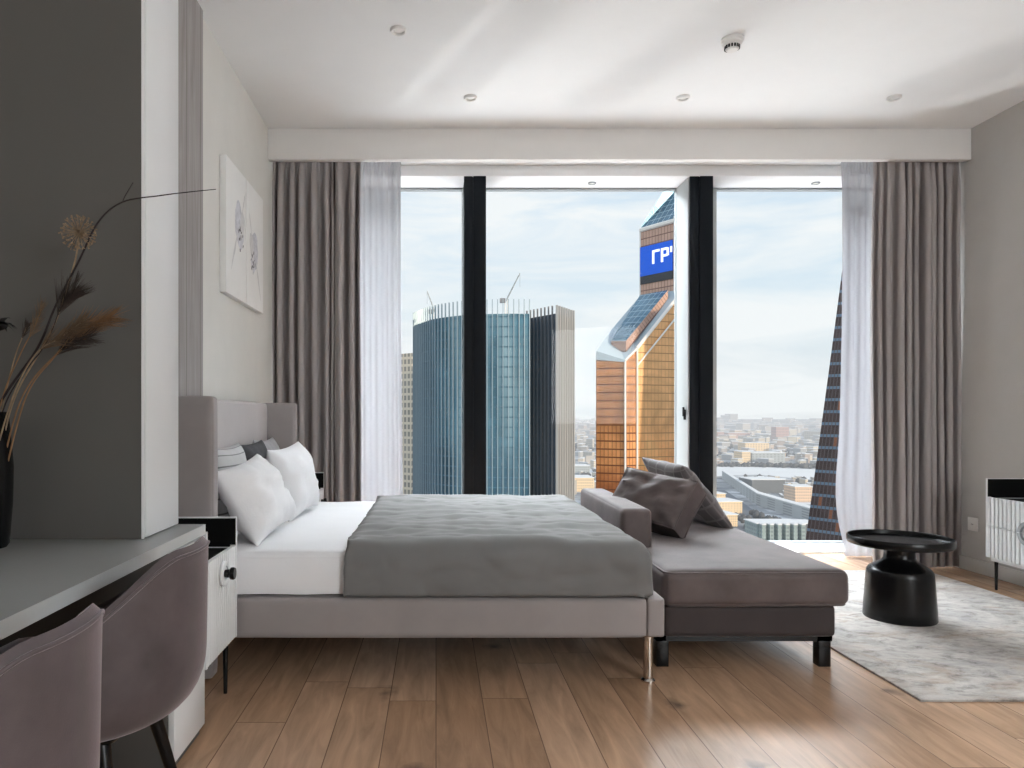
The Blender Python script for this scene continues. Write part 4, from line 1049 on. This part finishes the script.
def cbuild(px0, px1, py, hpx, depth, mat, label, yaw=0, name='apartment_block', wings=0):
    """building whose near base edge runs px0..px1 at ground line py"""
    (xa, D), (xb, _) = gpt(px0, py), gpt(px1, py); h = hpx*D/F; w = xb-xa; cx = (xa+xb)/2
    R = lambda x, y: (cx+x*math.cos(yaw)-y*math.sin(yaw), D+x*math.sin(yaw)+y*math.cos(yaw))
    t = thing(name, label, 'building', (cx, D+depth/2, GZ))
    for k in range(7): CB.append((*R(-w/2+w*k/6, depth/2), depth*.6))
    bm = bmesh.new(); block(bm, [R(-w/2, 0), R(w/2, 0), R(w/2, depth), R(-w/2, depth)], GZ, h, 0, 0)
    for k in range(wings):
        x = -w/2+w*(k+.25)/wings; block(bm, [R(x, -8), R(x+w/wings*.5, -8), R(x+w/wings*.5, .5), R(x, .5)], GZ, h, 0, 0)
    bmesh.ops.recalc_face_normals(bm, faces=bm.faces)
    obj('walls', bm, mat, t, smooth=False)
    bm = bmesh.new(); e = 1.0
    block(bm, [R(-w/2-e, -e), R(w/2+e, -e), R(w/2+e, depth+e), R(-w/2-e, depth+e)], GZ+h, 1.2, 0, 0)
    for k in range(wings):
        x = -w/2+w*(k+.25)/wings; block(bm, [R(x, -9), R(x+w/wings*.5, -9), R(x+w/wings*.5, .5), R(x, .5)], GZ+h, 1.2, 0, 0)
    obj('snowy_roof', bm, M['c_snow'], t, smooth=False)
# long bent slab
path = [(722, 479), (738, 491), (757, 505), (784, 514), (812, 523)]
t = thing('long_bent_block', 'long bent grey slab block with snowy roof along the road', 'building', (*gpt(757, 505), GZ))
fr = [Vector(gpt(*p)) for p in path]; bk = []
for i, p in enumerate(fr):
    a, b = fr[max(0, i-1)], fr[min(len(fr)-1, i+1)]; d = (b-a).normalized(); bk.append(p+Vector((-d.y, d.x))*-26 if (-d.y*-26 < 0) else p+Vector((d.y, -d.x))*-26)
bk = [p+Vector((14, 24)) for p in fr]
bm = bmesh.new(); block(bm, [tuple(p) for p in fr]+[tuple(p) for p in reversed(bk)], GZ, 19, 0, 0); bmesh.ops.recalc_face_normals(bm, faces=bm.faces); obj('walls', bm, M['c_grey'], t, smooth=False)
bm = bmesh.new(); block(bm, [tuple(p) for p in fr]+[tuple(p) for p in reversed(bk)], GZ+19, 1.2, 0, 0); obj('snowy_roof', bm, M['c_snow'], t, smooth=False)
cbuild(795, 812, 502, 15, 40, M['c_peach'], 'peach sunlit apartment block behind the bent slab block')
cbuild(716, 743, 514, 12, 45, M['c_cream'], 'cream sunlit block right of the dark mullion, near the road', .12)
cbuild(712, 726, 506, 12, 40, M['c_cream'], 'smaller cream block tucked beside the dark mullion', .1)
cbuild(722, 738, 527, 12, 40, M['c_cream'], 'pale cream low block just above the plaid cushion corner', .1)
cbuild(757, 804, 543, 19, 34, M['c_teal'], 'grey-green ribbed apartment block low in the right pane', 0, wings=6)
cbuild(752, 785, 493, 13, 60, M['c_dark'], 'dark courtyard block behind the bent slab block')
cbuild(745, 769, 452, 9, 70, M['c_cream'], 'cream office block with window rows beyond the frozen river')
cbuild(752, 785, 464, 11, 90, M['c_grey'], 'large grey-blue block on the far river bank')  # long side of the block, its shadow painted as grey
cbuild(742, 750.5, 464, 12, 60, M['c_cream'], 'cream-painted sunlit end of the grey-blue block on the far river bank')  # sunlit end of the grey block, built as its own cream-painted block
cbuild(714, 724, 440, 8, 80, M['c_pink'], 'dusty pink block far off beside the dark mullion')
cbuild(728, 750, 440, 7, 90, M['c_pink'], 'long dusty pink block far beyond the river')
cbuild(776, 789, 441, 14, 60, M['c_pink'], 'tall pinkish tower block far beyond the river')
cbuild(800, 818, 541, 17, 30, M['c_dark'], 'dark block low beside the twisted tower foot')
cbuild(574, 594, 492, 14, 60, M['c_cream'], 'cream block left of the golden tower foot')
cbuild(572, 590, 476, 10, 60, M['c_grey'], 'grey block left of the golden tower, behind the cream block')
# generic houses: individuals in the panes that show the city
bm = bmesh.new(); block(bm, [(-.5, -.5), (.5, -.5), (.5, .5), (-.5, .5)], 0, .93); block(bm, [(-.52, -.52), (.52, -.52), (.52, .52), (-.52, .52)], .93, .07, 1, 1)
bmesh.ops.recalc_face_normals(bm, faces=bm.faces)
me = bpy.data.meshes.new('city_house'); bm.to_mesh(me); bm.free(); me.materials.append(M['c_wall']); me.materials.append(M['c_snow'])
proto = None; rnd = random.Random(12); DISCS = list(CB)
for p, q in zip(path, path[1:]):
    for k in range(5): DISCS.append((*Vector(gpt(*p)).lerp(Vector(gpt(*q)), k/4), 42))
zones = [('right', 713, 826, 466.2, 423, 205, 'small hazy snow-roofed city building beyond the river in the right pane', 'far city buildings in the right pane'),
         ('left', 572, 598, 490, 423, 60, 'small hazy snow-roofed city building in the gap left of the golden tower', 'far city buildings left of the golden tower'),
         ('near', 713, 822, 497, 479.5, 34, 'small snow-roofed city building between the river and the bent slab block', 'city buildings this side of the river')]
for nm, x0, x1, ya, yb, cnt, lab, grp in zones:
    for k in range(cnt):
        for tries in range(40):
            s = (k+rnd.random())/cnt; py = yb+(ya-yb)*s**1.35; px = rnd.uniform(x0, x1)
            x, D = gpt(px, py)
            w = rnd.uniform(2, 9)*D/F*(1 if nm != 'left' else .6); d = rnd.uniform(18, 45)*(D/1500); h = rnd.uniform(2.5, 6.5)*D/F*(1.6 if rnd.random() < .12 else 1)
            if nm == 'near': w *= .7; h *= .8
            if tries > 20: w *= .5; d *= .5
            r = max(w, d)*.5
            if all((x-a)**2+(D-b)**2 > (r*1.1+c)**2 for a, b, c in DISCS): break
        DISCS.append((x, D, r*1.1))
        o = bpy.data.objects.new('city_building', me) if proto is None else proto.copy()
        proto = proto or o; C.objects.link(o)
        o.location = (x, D, GZ); o.scale = (w, d, h); o.rotation_euler.z = rnd.uniform(-.5, .5)
        tag(o, lab, 'building', grp)
# uncountable remainder of the city, hazy mass to the horizon and out of the panes
bm = bmesh.new()
for k in range(2600):
    D = 2200+13000*rnd.random()**1.3; a = rnd.uniform(-.75, 1.0)*D; w = rnd.uniform(20, 90)*(.7+D/6000); h = rnd.uniform(14, 34)*(1+.9*(rnd.random() < .14))+D*.0003
    if k < 420:
        D = 900+1300*rnd.random(); a = rnd.uniform(-.6, .95)*D; w = rnd.uniform(20, 60); h = rnd.uniform(12, 28)
        px = VX+a/D*F; py = VY+151*F/D
        if 700 < px < 835 or 570 < px < 600 or 464 < py < 484: continue
    if any((a-p)**2+(D+w*.3-q)**2 < (w*.6+r)**2 for p, q, r in DISCS): continue
    bx(bm, a-w/2, a+w/2, D, D+w*.6, GZ, GZ+h)
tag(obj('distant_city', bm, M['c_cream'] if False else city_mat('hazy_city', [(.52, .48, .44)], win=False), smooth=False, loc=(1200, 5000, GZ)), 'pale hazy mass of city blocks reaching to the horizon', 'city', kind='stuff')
bm = bmesh.new()
def treebed(pa, pb, n, spread):
    for k in range(n):
        s = rnd.random(); px = pa[0]+(pb[0]-pa[0])*s+rnd.gauss(0, spread); py = pa[1]+(pb[1]-pa[1])*s+rnd.gauss(0, spread*.25)
        if py < 424: continue
        x, D = gpt(px, py); r = rnd.uniform(3, 6)*(.6+D/2700)
        if any((x-a)**2+(D-b)**2 < (r+c)**2 for a, b, c in DISCS): continue
        bmesh.ops.create_icosphere(bm, subdivisions=1, radius=r, matrix=Matrix.Translation((x, D, GZ+r*.7)) @ Matrix.Diagonal((1, 1, 1.1, 1)))
treebed((713, 466), (830, 468), 130, 1.5); treebed((713, 456), (830, 458), 150, 5); treebed((713, 480), (800, 482), 140, 4); treebed((720, 500), (800, 532), 140, 4)
treebed((713, 446), (825, 448), 120, 8); treebed((573, 470), (598, 480), 80, 6); treebed((740, 520), (760, 535), 50, 4); treebed((573, 445), (598, 450), 60, 8)
tag(obj('bare_trees', bm, M['c_tree'], loc=(700, 1500, GZ), angle=180), 'dark bare winter trees scattered along the river and streets', 'trees', kind='stuff')

# ------------------------------------------------------------------ sky
w = bpy.data.worlds.new('sky'); bpy.context.scene.world = w; w.use_nodes = True; nt = w.node_tree; nt.nodes.clear()
out = N(nt, 'ShaderNodeOutputWorld'); bg = N(nt, 'ShaderNodeBackground')
tc = N(nt, 'ShaderNodeTexCoord'); sep = N(nt, 'ShaderNodeSeparateXYZ'); nt.links.new(tc.outputs['Generated'], sep.inputs[0])
g = ramp(nt, math_(nt, 'ADD', sep.outputs[2], .02), [(.0, (.66, .69, .71)), (.05, (.70, .76, .79)), (.16, (.73, .83, .89)), (.45, (.46, .66, .86)), (1, (.30, .48, .78))])
mp = N(nt, 'ShaderNodeMapping'); nt.links.new(tc.outputs['Generated'], mp.inputs[0]); mp.inputs['Scale'].default_value = (2.2, 2.2, 11); mp.inputs['Rotation'].default_value = (0, .16, 0)
cn = N(nt, 'ShaderNodeTexNoise'); setin(cn, Scale=1.6, Detail=6, Roughness=.55, Distortion=.5); nt.links.new(mp.outputs[0], cn.inputs['Vector'])
cf = ramp(nt, cn.outputs[0], [(.34, 0.0), (.60, .95)])
col = mixc(nt, cf, g, (.90, .925, .93))
nt.links.new(col, bg.inputs[0]); bg.inputs[1].default_value = 1.05; SKY = bg
nt.links.new(bg.outputs[0], out.inputs[0])

# ------------------------------------------------------------------ lights
def light(name, typ, loc, rot, power, col=(1, 1, 1), **k):
    l = bpy.data.lights.new(name, typ); l.energy = power; l.color = col
    for a, b in k.items(): setattr(l, a, b)
    o = bpy.data.objects.new(name, l); C.objects.link(o); o.location = loc; o.rotation_euler = rot; return o
def aim(o, to): o.rotation_euler = (Vector(to)-o.location).to_track_quat('-Z', 'Y').to_euler()
s = light('sun', 'SUN', (0, 0, 50), (0, 0, 0), 3.6, (1, .83, .62), angle=.02); aim(s, Vector(s.location)+Vector((-.62, .72, -.30)))
# added area lamp above the view: extra sky light through the panes
a = light('window_fill', 'AREA', (1.4, 11.0, 9.2), (0, 0, 0), 9000, (.90, .955, 1), shape='RECTANGLE', size=13, size_y=7); aim(a, (1.2, 3.2, .4))
# light reflected up on the ceiling by sunlit facades, streaked by the mullions
a = light('facade_bounce', 'SPOT', (-26., 58., -29.), (0, 0, 0), 52000, (1, .98, .96), spot_size=math.radians(16), spot_blend=.3, shadow_soft_size=2.2); aim(a, (1.5, 4.0, 2.6))
# added area lamp below the sill, lifting the ceiling as snow-bounced daylight would
a = light('ceiling_fill', 'AREA', (1.2, 9.4, -2.6), (0, 0, 0), 520, (.95, .98, 1), shape='RECTANGLE', size=8, size_y=3); aim(a, (1.2, 2.6, 3.0))
# added fill lamp in the unseen room behind the camera
a = light('rear_fill', 'AREA', (3.1, -1.6, 1.8), (0, 0, 0), 125, (.94, .98, 1), shape='RECTANGLE', size=2.0, size_y=1.8); aim(a, (-.2, 4.0, 1.9))
# ------------------------------------------------------------------ camera
cam = bpy.data.cameras.new('camera'); co = bpy.data.objects.new('camera', cam); C.objects.link(co)
co.location = (0, 0, EYE); co.rotation_euler = (PI/2, 0, 0)
cam.sensor_width = 36; cam.lens = 36*F/1024; cam.shift_x = (512-VX)/1024; cam.shift_y = (VY-384)/1024
cam.clip_start = .05; cam.clip_end = 40000
sc = bpy.context.scene; sc.camera = co
sc.view_settings.view_transform = 'Standard'; sc.view_settings.look = 'None'; sc.view_settings.exposure = 0
